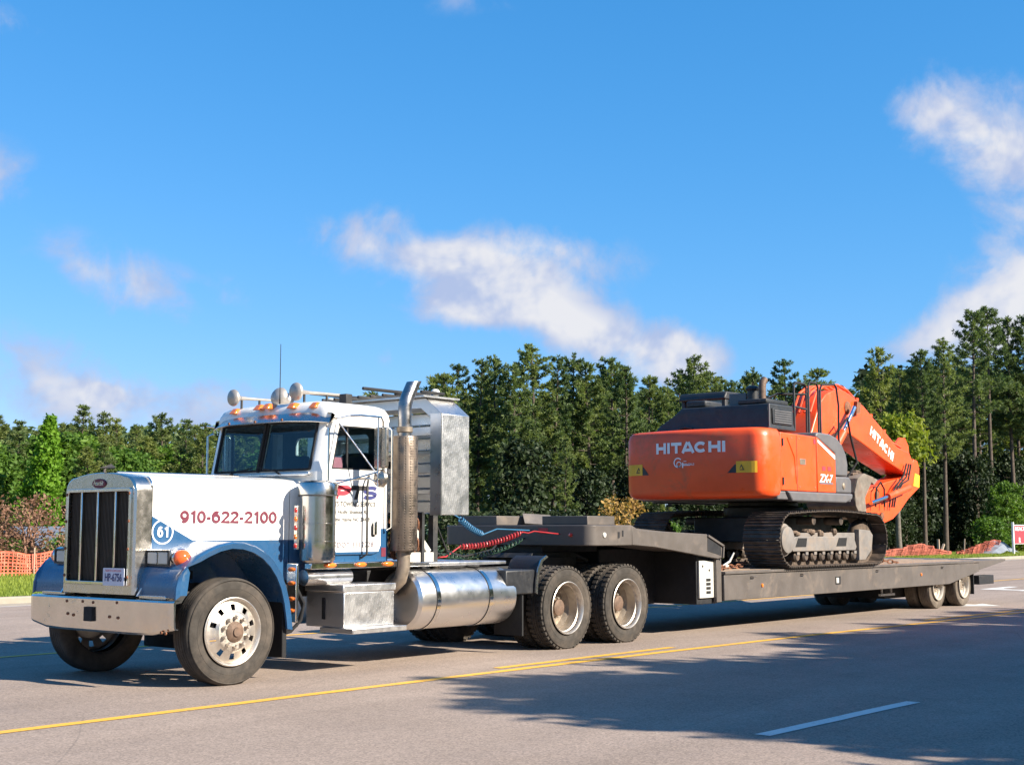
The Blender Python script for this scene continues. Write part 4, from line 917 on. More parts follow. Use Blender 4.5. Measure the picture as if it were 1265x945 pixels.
for i in range(9):
    y = -1.02 + i * .115; x = 2.78 + rc.uniform(-.06, .08); zt = 1.66 - rc.uniform(0, .05); zb = 1.16 + rc.uniform(0, .05)
    chain([(x, y, zt), (x + .02, y + .02, zb), (x + .07, y + .05, zb), (x + .09, y + .06, zt - .05)], 'rusty red load chain hanging in the row between cab and headache rack', 'chains hanging behind the cab', MT['rust'])

# ================================================================== LOWBOY TRAILER
trailer = thing('lowboy_trailer', 'long grey lowboy trailer with raised gooseneck carrying the orange excavator', 'trailer', (12, 0, 0), world_parts=True)
gp = [(5.75, 1.30), (5.75, 1.57), (6.72, 1.57), (6.86, 1.505), (8.61, 1.445), (9.085, 1.28), (9.06, 1.10), (8.92, 1.085), (7.25, 1.27), (6.2, 1.30)]
def plan_round(x0, x1, hw, r, z0, z1):
    pts = [(x1, -hw), (x1, hw)]
    for i in range(7):
        a = PI / 2 + i / 6 * PI / 2; pts.append((x0 + r + r * math.cos(a), hw - r + r * math.sin(a)))
    for i in range(7):
        a = PI + i / 6 * PI / 2; pts.append((x0 + r + r * math.cos(a), -hw + r + r * math.sin(a)))
    return pts
gn = MB().prism(plan_round(5.75, 6.70, 1.30, .16, 0, 0), 'z', 1.30, 1.57).build('gooseneck', MT['trailer'], trailer, bevel=.012, smooth=40)
side = [(6.70, 1.305), (6.70, 1.565), (6.86, 1.505), (8.61, 1.445), (9.085, 1.28), (9.06, 1.10), (8.92, 1.085), (7.25, 1.272)]
for s_ in (-1, 1):
    a, b = sorted((s_ * 1.30, s_ * 1.22)); MB().prism(side, 'y', a, b).build('neck_side', MT['trailer'], gn, bevel=.008)
    a, b = sorted((s_ * 1.303, s_ * 1.299)); MB().prism([(8.62, 1.40), (9.0, 1.255), (9.0, 1.13), (8.62, 1.20)], 'y', a, b).build('neck_recess', MT['trailerdark'], gn)  # flat dark plate, its colour standing in for the shaded hole
    a, b = sorted((s_ * 1.325, s_ * 1.30)); MB().bar((8.62, s_ * 1.312, 1.425), (9.06, s_ * 1.312, 1.27), .024, .03).bar((9.055, s_ * 1.312, 1.28), (9.03, s_ * 1.312, 1.10), .024, .03).build('neck_rim', MT['trailer'], gn)
MB().prism([(6.70, 1.33), (6.70, 1.54), (8.6, 1.42), (8.9, 1.30), (8.9, 1.16)], 'y', -1.22, 1.22).build('neck_deck', MT['trailer'], gn)
MB().box(5.90, 6.52, -1.14, -.38, 1.572, 1.69).build('toolbox', MT['trailer'], trailer, bevel=.008)
MB().box(5.90, 7.10, .42, 1.14, 1.572, 1.70).build('toolbox', MT['trailer'], trailer, bevel=.008)
pl_ = MB(); pl_.add([(6.35, .28, 1.60), (6.9, .18, 1.575), (6.95, .30, 1.72), (6.42, .38, 1.74)], [(0, 1, 2, 3)]); pl_.add([(6.36, .29, 1.59), (6.91, .19, 1.565), (6.96, .31, 1.71), (6.43, .39, 1.73)], [(3, 2, 1, 0)]); pl_.build('ramp_plate', MT['trailer'], trailer, smooth=0)
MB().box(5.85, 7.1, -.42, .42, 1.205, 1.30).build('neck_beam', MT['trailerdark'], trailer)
MB().box(7.10, 8.52, -.45, .45, .42, 1.24).build('neck_box', MT['trailerdark'], trailer, bevel=.02)  # near-black colour stands in for the deep shade under the neck
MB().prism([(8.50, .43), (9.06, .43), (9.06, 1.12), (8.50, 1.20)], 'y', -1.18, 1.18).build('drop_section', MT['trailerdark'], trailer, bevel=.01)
for s_ in (-1, 1):
    a, b = sorted((s_ * 1.215, s_ * 1.185))
    gpl = MB().box(8.53, 8.92, a, b, .52, 1.06).build('slotted_plate', MT['galv'], trailer, bevel=.006)
    for (x, z) in ((8.77, .60), (8.77, .66), (8.77, .72), (8.77, .78)): MB().box(x - .06, x + .06, s_ * 1.217 - .003, s_ * 1.217 + .003, z - .02, z + .02).build('slot', MT['rubber'], gpl)
    for (x, z) in ((8.62, .98), (8.80, .92)): MB().ball((x, s_ * 1.217, z), .02, .006, .02, 8, 5).build('bolt', MT['rubber'], gpl)
    a, b = sorted((s_ * 1.26, s_ * 1.20)); MB().box(8.93, 9.07, a, b, .45, 1.09).build('corner_post', MT['trailer'], trailer, bevel=.006)
def lampdot(x, z, mt, r=.03, y=-1.303):
    o = MB().lathe([(0, r), (-.012, r * .9), (-.018, .001)], (x, y, z), (0, 1, 0), 16).build('marker_light', MT[mt], trailer); return o
MB().prism(rrect(-.60, -.44, 1.46, 1.53, .01), 'x', 5.742, 5.752).build('reflector', MT['red'], trailer)
MB().lathe([(0, .03), (-.015, .025), (-.02, .001)], (5.748, -.98, 1.44), (1, 0, 0), 16).build('marker_light', MT['redlens'], trailer)
lampdot(6.05, 1.44, 'clear', .035); MB().box(6.36, 6.40, -1.306, -1.30, 1.40, 1.48).box(6.46, 6.49, -1.306, -1.30, 1.42, 1.50).build('latch', MT['trailerdark'], trailer)
# main deck
for s_ in (-1, 1):
    a, b = sorted((s_ * 1.30, s_ * 1.262))
    beam = MB().prism([(9.08, .47), (9.08, .842), (19.1, .845), (19.1, .67), (17.55, .465), (13, .462)], 'y', a, b).build('side_beam', MT['trailer'], trailer, bevel=.006)
    a, b = sorted((s_ * 1.322, s_ * 1.2)); MB().box(9.08, 19.12, a, b, .852, .893).build('top_flange', MT['trailer'], beam, bevel=.006)
    MB().prism([(19.105, .70), (19.105, .888), (20.6, .90), (20.6, .86)], 'y', min(s_ * 1.30, s_ * 1.2), max(s_ * 1.30, s_ * 1.2)).build('tail_beam', MT['trailer'], beam, bevel=.006)
for i in range(9):
    y = -1.19 + i * .265
    MB().box(9.12, 19.1, y, y + .252, .845, .897 + .004 * (i % 3)).build('deck_plank', MT['plank'], trailer, bevel=.006)
MB().box(19.11, 20.58, -1.19, 1.19, .85, .895).build('tail_plate', MT['trailer'], trailer, bevel=.006)
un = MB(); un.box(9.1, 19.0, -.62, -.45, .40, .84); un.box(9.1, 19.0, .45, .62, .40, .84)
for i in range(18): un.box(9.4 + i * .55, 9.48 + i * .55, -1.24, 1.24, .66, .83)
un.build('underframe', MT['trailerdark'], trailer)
TT = make_tyre(.41, .24, .24, n=40); TT.materials.clear(); TT.materials.append(MT['dustytyre']); TRM = dual_rim(.24, .12); TRM.materials[0] = MT['rim_white']
HUBT = MB().lathe([(.03, .11), (-.04, .10), (-.07, .075), (-.08, .001)], (0, 0, 0), (0, 1, 0), 20).mesh('hub', MT['rim_dark'])
SP2 = MB().lathe([(0, .23), (.02, .15), (.05, .1)], (0, 0, 0), (0, 1, 0), 20).mesh('inner_rim', MT['rim_dark'])
for x in (17.12, 18.42):
    for s_ in (-1, 1):
        wheel(trailer, x, s_ * 1.105, s_, TT, TRM, HUBT, 8, .085, -.04, z=.41)
        wi = put('wheel', SP2, trailer, (x, s_ * .83, .41)); put('tyre', TT, wi)
    MB().tube([(x, -.9, .41), (x, .9, .41)], .07, 10).build('axle', MT['trailerdark'], trailer)
MB().box(15.9, 17.0, -.7, .7, .22, .5).build('suspension', MT['trailerdark'], trailer)
MB().box(15.2, 15.8, -.95, -.90, .30, .34).bar((15.3, -.92, .34), (15.3, -.92, .6), .03, .03).bar((15.7, -.92, .34), (15.7, -.92, .6), .03, .03).build('hose_rail', MT['galv'], trailer)
for s_ in (-1, 1):
    a, b = sorted((s_ * .80, s_ * 1.25)); MB().box(18.90, 18.93, a, b, .22, .66).build('mud_flap', MT['rubber'], trailer)
    a, b = sorted((s_ * 1.26, s_ * 1.05)); MB().box(19.2, 20.0, a, b, .40, .58).build('rear_stop', MT['trailerdark'], trailer, bevel=.01)
MB().box(19.0, 19.3, -1.05, 1.05, .42, .60).build('rear_crossmember', MT['trailerdark'], trailer)
lampdot(10.2, .66, 'amber', .03); lampdot(16.2, .68, 'amber', .03)
MB().box(12.70, 12.79, -1.312, -1.30, .62, .71).build('marker_light', MT['clear'], trailer, bevel=.006); MB().box(12.68, 12.86, -1.308, -1.30, .60, .73).build('lamp_plate', MT['trailerdark'], trailer)
for x in (9.9, 11.5, 14.3, 17.2): MB().tube([(x - .05, -1.305, .80), (x - .05, -1.345, .80), (x + .05, -1.345, .80), (x + .05, -1.305, .80)], .009, 6).build('chain_hook', MT['trailer'], trailer)
# securing chains lying on the deck
chain([(9.15, -1.1, .93), (9.6, -1.0, .94), (9.9, -.75, .93), (10.4, -.8, .94), (10.75, -.7, 1.0)], 'rusty tie-down chain lying on the deck between gooseneck and excavator track', None, MT['rust'])
chain([(10.75, .75, 1.0), (10.3, .6, .94), (9.8, .7, .93), (9.3, .3, .93)], 'rusty tie-down chain on the deck behind the counterweight, beyond the near track', None, MT['rust'])
chain([(14.75, -.95, 1.02), (15.1, -1.05, .95), (15.4, -1.2, .92)], 'rusty tie-down chain running from the excavator track to the deck edge below its arm', None, MT['rust'])
bd = MB(); bd.tube([(9.55, -.95, .93), (9.72, -1.02, 1.03), (9.80, -1.05, 1.16)], [.02, .018, .012], 6); bd.tube([(9.4, -.9, .94), (9.7, -1.0, .96)], .022, 6)
tag(bd.build('chain_binder', MT['galv']), 'small pale lever chain binder standing on the deck beside the rusty chain', 'binder')

# ================================================================== EXCAVATOR  (rear faces the truck, boom towards the trailer tail)
exc = thing('excavator', 'orange crawler excavator with black engine cover and folded boom on the lowboy deck', 'excavator', (12.6, 0, .9), world_parts=True)
ZD = .905
def track_path(n):
    xa, xb, zc, r = 11.04, 14.10, ZD + .445, .415; L = xb - xa; per = 2 * L + 2 * PI * r; out = []
    for i in range(n):
        s_ = per * i / n
        if s_ < L: out.append((xa + s_, zc - r, 0.0))
        elif s_ < L + PI * r: a = (s_ - L) / r; out.append((xb + r * math.sin(a), zc - r * math.cos(a), a))
        elif s_ < 2 * L + PI * r: q = s_ - L - PI * r; bulge = .05 * math.sin(PI * q / L); out.append((xb - q, zc + r + bulge, PI))
        else: a = (s_ - 2 * L - PI * r) / r; out.append((xa - r * math.sin(a), zc + r * math.cos(a), PI + a))
    return out
sh = MB(); hw = .33; pit_ = .186
sh.box(-pit_ * .49, pit_ * .49, -hw, hw, -.012, .004)
for x in (-.07, -.005, .062): sh.prism([(x - .012, -.012), (x + .012, -.012), (x + .006, -.036), (x - .006, -.036)], 'y', -hw, hw)
sh.box(-.09, .09, -.075, -.04, .004, .06); sh.box(-.09, .09, .04, .075, .004, .06)
SHOE = sh.mesh('track_shoe', MT['steel'], 30)
for s_ in (-1, 1):
    yc = s_ * 1.075
    tf = MB(); tf.box(11.35, 13.75, yc - .17, yc + .17, 1.16, 1.46); tf.prism([(11.2, 1.16), (13.45, 1.16), (13.5, 1.22), (13.4, 1.40), (11.3, 1.40), (11.12, 1.30)], 'y', yc + s_ * .171, yc + s_ * .235)
    track = tf.build('track', MT['tframe'], exc, bevel=.012)
    for (x, z, a) in track_path(47):
        put('track_shoe', SHOE, track, (x, yc, z), (0, -a, 0))
    for k in (11.28, 12.72):
        a, b = sorted((yc + s_ * .236, yc + s_ * .24)); MB().prism([(k, 1.235), (k + .36, 1.235), (k + .40, 1.375), (k + .10, 1.375)], 'y', a, b).build('frame_opening', MT['rubber'], track)
    a, b = sorted((yc + s_ * .15, yc + s_ * .25)); MB().prism([(13.56, .99), (13.8, .99), (14.06, 1.16), (14.12, 1.42), (14.0, 1.5), (13.58, 1.52)], 'y', a, b).build('idler_guard', MT['tframe'], track, bevel=.01)
    MB().lathe([(-.26, .001), (-.26, .18), (-.25, .21), (-.20, .22), (-.18, .26), (.1, .26)], (11.02, yc, ZD + .445), (0, -s_, 0), 28).build('final_drive', MT['tframe'], track)
    spk = MB(); nT = 21
    poly = []
    for i in range(nT):
        for dr, da in ((.30, -.35), (.36, -.15), (.36, .15), (.30, .35)): a_ = 2 * PI * (i + da) / nT; poly.append((11.04 + dr * math.cos(a_), ZD + .445 + dr * math.sin(a_)))
    spk.prism(poly, 'y', yc - .035, yc + .035).build('sprocket', MT['steel'], track)
    MB().lathe([(-.1, .001), (-.1, .30), (-.04, .34), (.04, .34), (.1, .30), (.1, .001)], (14.10, yc, ZD + .445), (0, 1, 0), 32).build('idler', MT['steel'], track)
    for i in range(8):
        x = 11.42 + i * .295
        MB().lathe([(-.20, .001), (-.20, .06), (-.17, .085), (-.12, .085), (-.10, .07), (.10, .07), (.12, .085), (.17, .085), (.20, .06), (.20, .001)], (x, yc, 1.075), (0, 1, 0), 16).build('track_roller', MT['steel'], track)
        a, b = sorted((yc + s_ * .19, yc + s_ * .215)); MB().box(x - .045, x + .045, a, b, 1.105, 1.155).build('roller_bolt', MT['tframe'], track)
    for x in (12.1, 13.1): MB().lathe([(-.15, .001), (-.15, .07), (.15, .07), (.15, .001)], (x, yc, 1.66), (0, 1, 0), 14).build('carrier_roller', MT['steel'], track)
    md = MB(); rm = random.Random(5 + s_)
    for i in range(16):
        x = rm.choice((11.35, 11.5, 11.95, 12.05, 12.2, 12.3, 12.7, 13.0)) + rm.uniform(-.1, .1); md.ball((x, yc + s_ * rm.uniform(.05, .18), 1.44 + rm.uniform(0, .05)), rm.uniform(.05, .11), rm.uniform(.05, .08), rm.uniform(.03, .075), 7, 5)
    md.build('mud', MT['soil'], track, smooth=0)
ca = MB(); ca.box(11.7, 13.5, -.85, .85, 1.30, 1.72); ca.lathe([(1.70, .001), (1.70, .68), (1.90, .68), (1.90, .60), (1.985, .60), (1.985, .001)], (12.6, 0, 0), (0, 0, 1), 36); ca.build('car_body', MT['xblack'], exc, bevel=.02)
MB().box(10.75, 13.35, -1.30, 1.30, 1.985, 2.125).build('platform', MT['xgrey'], exc, bevel=.02)
for s_ in (-1, 1):
    a, b = sorted((s_ * 1.355, s_ * 1.24)); MB().prism([(11.0, 2.125), (13.32, 2.125), (13.30, 2.03), (13.05, 1.96), (11.15, 1.96)], 'y', a, b).build('side_skirt', MT['xgrey'], exc, bevel=.03, seg=3)
# counterweight
def cw_ring(z, inset):
    pts = []; hw = 1.33 - inset
    for i in range(17):
        y = -hw + .24 + (2 * hw - .48) * i / 16; pts.append((10.10 + inset + .16 * (y / 1.1) ** 2, y))
    e = pts[-1]
    for i in range(1, 7):
        a = i / 6 * PI / 2; pts.append((e[0] + .27 * (1 - math.cos(a)) , e[1] + .24 * math.sin(a)))
    pts += [(10.80, hw), (10.80, -hw)]
    f = pts[0]
    tail = []
    for i in range(6, 0, -1):
        a = i / 6 * PI / 2; tail.append((f[0] + .27 * (1 - math.cos(a)), f[1] - .24 * math.sin(a)))
    return [(x, y, z) for x, y in pts + tail]
cwt = MB().loft([cw_ring(2.005, .14), cw_ring(2.02, .07), cw_ring(2.06, .025), cw_ring(2.13, 0), cw_ring(2.6, -.005), cw_ring(2.98, 0), cw_ring(3.06, .02), cw_ring(3.105, .06), cw_ring(3.12, .14)]).build('counterweight', MT['orange'], exc, smooth=40)
def cw_surf(body, mt, yl, z, wd, h, seg=1, **k):
    """lettering laid letter by letter on the curved rear face"""
    x = 10.10 + .16 * (yl / 1.1) ** 2
    return lettering(body, MT[mt], cwt, (x - .012, yl, z), (.0, -1, 0), (0, 0, 1), wd, h, **k)
block('HITACHI', [.205, .058, .205, .24, .225, .205, .058], .023, .176, .051, MT['whiteink'], cwt, (10.0935, .57, 2.735), (0, -1, 0), (0, 0, 1), depth=.004, bend=lambda u: V(.16 * ((.57 - u) / 1.1) ** 2, 0, 0))
gl = MB()
def arcstrip(mb, yc, zc, r0, r1, a0, a1, n=14, x=10.092):
    vs = []; fs = []
    for i in range(n + 1):
        a = a0 + (a1 - a0) * i / n; vs += [(x, yc - r0 * math.cos(a), zc + r0 * math.sin(a)), (x, yc - r1 * math.cos(a), zc + r1 * math.sin(a))]
        if i: fs.append((2 * i - 2, 2 * i - 1, 2 * i + 1, 2 * i))
    mb.add(vs, fs)
arcstrip(gl, .13, 2.585, .062, .082, R(40), R(330)); arcstrip(gl, .11, 2.555, .035, .05, R(0), R(340)); gl.box(10.090, 10.094, .03, .05, 2.50, 2.585); gl.box(10.090, 10.094, -.10, .03, 2.533, 2.545); gl.box(10.090, 10.094, -.03, .02, 2.60, 2.61)
gl.build('dealer_logo', MT['whiteink'], cwt, smooth=0); lettering('RENTALS', MT['whiteink'], cwt, (10.09, .02, 2.535), (0, -1, 0), (0, 0, 1), .20, .035)
for s_ in (-1, 1):
    rc_ = MB(); y0 = s_ * .74; xx = lambda y: 10.10 + .16 * (y / 1.1) ** 2
    q = [(y0, 2.40), (s_ * .86, 2.53), (s_ * .90, 2.54), (s_ * .90, 2.40)]
    rc_.add([(xx(y) - .009, y, z) for y, z in q], [(0, 1, 2, 3)]); rc_.build('lamp_recess', MT['xblack'], cwt, smooth=0)
    def cwx(y):
        y = abs(y); return 10.10 + .16 * (y / 1.1) ** 2 if y < 1.09 else 10.10 + .16 * (1.09 / 1.1) ** 2 + .27 * (1 - math.sqrt(max(0, 1 - ((y - 1.09) / .24) ** 2)))
    st = MB(); yy_ = [.885, .98, 1.07, 1.13, 1.18, 1.215]; st.add([(cwx(y) - .014 - (.006 if y > 1.1 else 0), s_ * y, z) for y in yy_ for z in (2.40, 2.58)], [(2 * i, 2 * i + 1, 2 * i + 3, 2 * i + 2) for i in range(5)])
    st = st.build('warning_label', MT['yellow'], cwt, smooth=0)
    tr = MB(); yb = s_ * .97; tr.add([(xx(yb) - .02, yb + .05, 2.44), (xx(yb) - .02, yb - .05, 2.44), (xx(yb) - .02, yb, 2.535), (xx(yb) - .021, yb + .028, 2.453), (xx(yb) - .021, yb - .028, 2.453), (xx(yb) - .021, yb, 2.508)], [(0, 1, 4, 3), (1, 2, 5, 4), (2, 0, 3, 5)]); tr.build('warning_mark', MT['ink'], st, smooth=0)
MB().tube([(10.6, .42, 3.11), (10.6, .42, 3.17), (10.6, .30, 3.19), (10.6, .18, 3.17), (10.6, .18, 3.11)], .02, 8).build('lifting_eye', MT['xblack'], cwt)
# side bodywork, right-hand side (towards the camera) and the mirrored left rear
for s_ in (-1, 1):
    ya, yb = sorted((s_ * 1.325, s_ * .55))
    d1 = MB().prism([(10.82, 2.13), (12.05, 2.13), (12.05, 3.045), (10.82, 3.06)], 'y', ya, yb).build('side_door', MT['orange'], exc, bevel=.02, seg=3)
    yo = s_ * 1.326
    MB().tube([(11.05, yo, 2.98), (11.28, yo, 2.68), (11.34, yo, 2.25)], .012, 6).build('door_crease', MT['orange'], d1)
    MB().box(11.46, 11.66, yo - .006, yo + .006, 2.56, 2.66).build('door_handle', MT['rim_dark'], d1, bevel=.004)
    MB().box(11.95, 12.02, yo - .004, yo + .004, 2.92, 3.0).build('label', MT['redink'], d1)
    MB().box(11.36, 11.372, yo - .002, yo + .01, 2.14, 3.03).build('panel_seam', MT['xblack'], d1)
    for hz in (2.28, 2.9): MB().tube([(10.88, yo - .012, hz - .06), (10.88, yo - .012, hz + .06)], .016, 8).build('hinge', MT['xblack'], d1)
    for (bx1, bz1) in ((11.45, 2.2), (11.98, 2.2), (11.45, 2.98), (11.2, 2.98)): MB().ball((bx1, yo, bz1), .014, .008, .014, 8, 5).build('bolt', MT['rim_dark'], d1)
    if s_ < 0:
        p2 = MB().prism([(12.075, 2.13), (12.74, 2.13), (12.74, 2.78), (12.12, 3.03), (12.075, 3.045)], 'y', ya, yb).build('side_door', MT['orange'], exc, bevel=.015)
        MB().prism([(12.10, 3.0), (12.72, 2.755), (12.72, 2.69), (12.10, 2.955)], 'y', yo - .003, yo + .003).build('white_stripe', MT['whiteink'], p2)
        for x in (12.24, 12.44): MB().box(x, x + .12, yo - .003, yo + .003, 2.49, 2.56).build('red_mark', MT['redink'], p2)
        lettering('ZX-7', MT['whiteink'], p2, (12.12, yo - .004, 2.29), (1, 0, 0), (0, 0, 1), .50, .14, shear=.3, bold=.03)
        MB().prism(rrect(12.14, 12.62, 2.265, 2.30, .01), 'y', yo - .003, yo + .001).build('badge', MT['greyink'], p2)
        tkp = [(12.09, 3.05), (12.78, 2.80), (12.78, 2.42), (13.24, 2.42), (13.26, 2.62), (13.20, 2.80), (13.06, 2.96), (12.86, 3.07), (12.62, 3.12), (12.15, 3.13)]
        MB().prism(tkp, 'y', -1.30, -.50).build('fuel_tank', MT['xgrey'], exc, bevel=.03, seg=3)
        tb = MB().prism([(12.78, 2.13), (13.36, 2.13), (13.36, 2.36), (13.28, 2.41), (12.78, 2.41)], 'y', -1.31, -.48).build('tool_box', MT['xgrey'], exc, bevel=.03, seg=3)
        MB().ball((13.05, -1.312, 2.25), .05, .02, .06).build('box_latch', MT['rim_dark'], tb)
        ly = []
        for pts in ([(11.55, -1.2, 3.12), (11.55, -1.2, 3.86), (11.60, -1.2, 3.92), (11.92, -1.2, 3.92), (11.98, -1.2, 3.86), (11.98, -1.2, 3.12)],
                    [(12.06, -1.2, 3.12), (12.06, -1.2, 3.90), (12.11, -1.2, 3.97), (12.34, -1.2, 3.97), (12.40, -1.2, 3.90), (12.40, -1.2, 3.12)],
                    [(12.48, -1.2, 3.12), (12.48, -1.2, 3.86), (12.54, -1.2, 3.96), (13.02, -1.2, 4.0), (13.09, -1.2, 3.95), (13.16, -1.2, 3.65), (13.24, -1.15, 3.1), (13.3, -1.15, 2.5)],
                    [(11.55, -1.2, 3.52), (11.98, -1.2, 3.50)], [(11.2, -.5, 3.5), (11.55, -.9, 3.75), (11.98, -1.2, 3.75)]):
            MB().tube(pts, .019, 8).build('handrail', MT['xblack'], exc)
# engine cover
eb = MB(); eb.loft([[(x0, .95, 3.10), (x0, -1.24, 3.10), (x1, -1.24, 3.10), (x1, .95, 3.10)] if k == 0 else [(x0 + .03, a_, z_), (x0 + .03, -1.22, z_), (x1 - .03, -1.22, z_), (x1 - .03, a_, z_)] for k, (x0, x1, a_, z_) in enumerate(((10.62, 11.52, 1, 1), (10.62, 11.52, .86, 3.22), (10.62, 11.52, .55, 3.40), (10.66, 11.5, .42, 3.52)))])
cover = eb.build('engine_cover', MT['xblack'], exc, bevel=.025, seg=3)
MB().box(10.75, 11.4, -1.246, -1.225, 3.19, 3.44).build('air_grille', MT['xblack'], cover, bevel=.006)
for i in range(6): MB().box(10.80, 11.36, -1.252, -1.246, 3.215 + i * .036, 3.232 + i * .036).build('slat', MT['xgrey'], cover)
MB().box(10.635, 10.66, -1.243, -1.225, 3.14, 3.50).build('cover_edge', MT['xgrey'], cover)
MB().box(10.72, 11.45, -1.15, -.62, 3.525, 3.60).build('cover_hatch', MT['xblack'], cover, bevel=.02)
MB().box(10.75, 11.3, .0, .38, 3.525, 3.64).build('cover_hatch', MT['xblack'], cover, bevel=.03)
MB().box(11.0, 11.05, -.62, -.30, 3.53, 3.74).build('air_intake', MT['xgrey'], cover, bevel=.01)
MB().tube([(10.95, -.95, 3.5), (10.95, -.95, 3.80), (10.97, -.95, 3.88), (11.03, -.95, 3.94)], .06, 16).build('exhaust', MT['hubrust'], cover)
MB().tube([(11.05, -.72, 3.52), (11.05, -.72, 3.78)], .09, 14).ball((11.05, -.72, 3.80), .12, .12, .06).build('precleaner', MT['xblack'], cover)
# operator cab on the far side
xc = MB(); xc.box(12.1, 13.75, .42, 1.33, 2.13, 2.75); xc.box(12.1, 12.2, .42, .50, 2.75, 3.86); xc.box(12.1, 12.2, 1.25, 1.33, 2.75, 3.86); xc.box(13.66, 13.75, .42, .5, 2.75, 3.8); xc.box(13.66, 13.75, 1.25, 1.33, 2.75, 3.8); xc.box(12.9, 12.98, .42, .5, 2.75, 3.82)
xc.prism([(12.05, 3.82), (12.12, 3.92), (13.5, 3.93), (13.8, 3.84), (13.8, 3.80), (12.05, 3.78)], 'y', .40, 1.35)
xcab = xc.build('operator_cab', MT['xblack'], exc, bevel=.02)
for (a0, a1, b0, b1) in ((12.2, 12.9, .46, .46), (12.98, 13.66, .46, .46), (12.2, 13.66, 1.29, 1.29)):
    MB().add([(a0, b0, 2.75), (a1, b0, 2.75), (a1, b1, 3.8), (a0, b1, 3.8)], [(0, 1, 2, 3)]).build('cab_window', MT['glass'], xcab, smooth=0)
MB().add([(12.15, .5, 2.75), (12.15, 1.25, 2.75), (12.15, 1.25, 3.8), (12.15, .5, 3.8)], [(0, 1, 2, 3)]).build('cab_window', MT['glass'], xcab, smooth=0)
MB().box(12.35, 12.9, .65, 1.1, 2.5, 2.7).box(12.35, 12.5, .65, 1.1, 2.7, 3.4).build('seat', MT['seat'], xcab, bevel=.05)
# boom: one box-section beam with a bend
bp_ = [(13.05, 2.42), (13.32, 2.30), (13.75, 2.72), (14.10, 3.10), (14.47, 3.27), (15.0, 3.32), (15.6, 3.16), (16.6, 2.87), (17.64, 2.62), (17.92, 2.66), (18.02, 2.84), (17.80, 3.06), (17.25, 3.14), (16.5, 3.50), (15.76, 3.86), (15.18, 4.05), (14.82, 4.11), (14.52, 4.07), (14.19, 3.97), (13.93, 3.78), (13.6, 3.25)]
BY0, BY1 = -.45, .12
boom = MB().prism(bp_, 'y', BY0, BY1).build('boom', MT['orange'], exc, bevel=.02, smooth=30)
dr = V(17.25 - 15.76, 0, 3.14 - 3.86).normalized(); upv = V(-dr.z, 0, dr.x)
block('HITACHI', [.17, .05, .17, .205, .185, .17, .05], .027, .185, .048, MT['whiteink'], boom, V(15.98, BY0 - .001, 3.335), dr, upv)
for k in range(4):      # hydraulic lines along the top of the boom
    yy = BY0 + .10 + k * .11; MB().tube([(13.75, yy, 3.62), (14.0, yy, 4.0), (14.3, yy, 4.13), (14.85, yy, 4.20), (15.25, yy, 4.13), (16.4, yy, 3.62), (17.2, yy, 3.24), (17.6, yy, 3.16)], .025, 6).build('hydraulic_pipe', MT['orange'], boom)
cl = MB()
for t in (0.15, .45, .75): 
    p_ = V(15.25, 0, 4.08).lerp(V(17.2, 0, 3.19), t); cl.bar((p_.x, BY0 + .02, p_.z + .03), (p_.x, BY1 - .02, p_.z + .03), .10, .05)
cl.build('pipe_clamp', MT['orange'], boom)
MB().ball((15.05, BY0 - .01, 3.78), .13, .03, .13, 14, 8).build('pivot_boss', MT['rust'], boom)
MB().prism([(15.28, 3.66), (15.46, 3.70), (15.50, 3.90), (15.34, 3.92)], 'y', BY0 - .07, BY0).build('light_bracket', MT['rust'], boom)
# boom cylinders
for yy in (BY0 - .14, BY1 + .14):
    cy = MB().tube([(13.45, yy, 2.35), (14.55, yy, 3.28)], .085, 16).build('boom_cylinder', MT['orange'], exc)
    MB().tube([(14.45, yy, 3.2), (15.05, yy, 3.78)], .045, 12).build('piston_rod', MT['rod'], cy)
    MB().tube([(13.6, yy - .08, 2.55), (14.0, yy - .13, 3.2), (14.55, yy - .10, 3.55), (14.75, yy - .06, 3.2), (14.9, yy - .1, 2.75), (14.6, yy, 2.4)], .02, 8).build('hydraulic_hose', MT['rubber'], cy)
# arm cylinder on top, arm folded back under the boom, bucket
acy = MB().tube([(15.35, -.16, 4.17), (16.9, -.16, 3.50)], .095, 16).build('arm_cylinder', MT['orange'], exc); MB().tube([(16.85, -.16, 3.52), (18.15, -.16, 2.98)], .05, 12).build('piston_rod', MT['rod'], acy)
MB().prism([(17.25, 3.14), (17.6, 3.36), (17.85, 3.36), (18.0, 3.2), (18.05, 2.85), (17.9, 2.75)], 'y', BY0 + .1, BY0 + .14).prism([(17.25, 3.14), (17.6, 3.36), (17.85, 3.36), (18.0, 3.2), (18.05, 2.85), (17.9, 2.75)], 'y', BY1 - .14, BY1 - .1).build('cylinder_bracket', MT['orange'], acy)
ap = [(18.17, 2.95), (18.36, 2.92), (18.45, 2.76), (18.40, 2.36), (17.85, 2.12), (17.45, 1.88), (17.10, 1.72), (16.62, 1.62), (16.25, 1.70), (15.62, 1.72), (15.46, 1.80), (15.50, 1.96), (16.05, 2.28), (16.4, 2.36), (16.86, 2.45), (17.6, 2.56), (18.0, 2.72)]
arm = MB().prism(ap, 'y', -.38, .05).build('arm', MT['orange'], exc, bevel=.02, smooth=30)
MB().prism([(18.10, 2.40), (18.395, 2.37), (18.43, 2.62), (18.2, 2.66)], 'y', -.386, .056).build('yellow_tip', MT['yellowpaint'], arm)
for (x, z, r) in ((17.95, 2.78, .09), (16.35, 2.18, .08), (16.55, 1.78, .07)): MB().lathe([(-.03, .001), (-.03, r), (.03, r)], (x, -.38, z), (0, 1, 0), 18).build('pin', MT['rust'], arm)
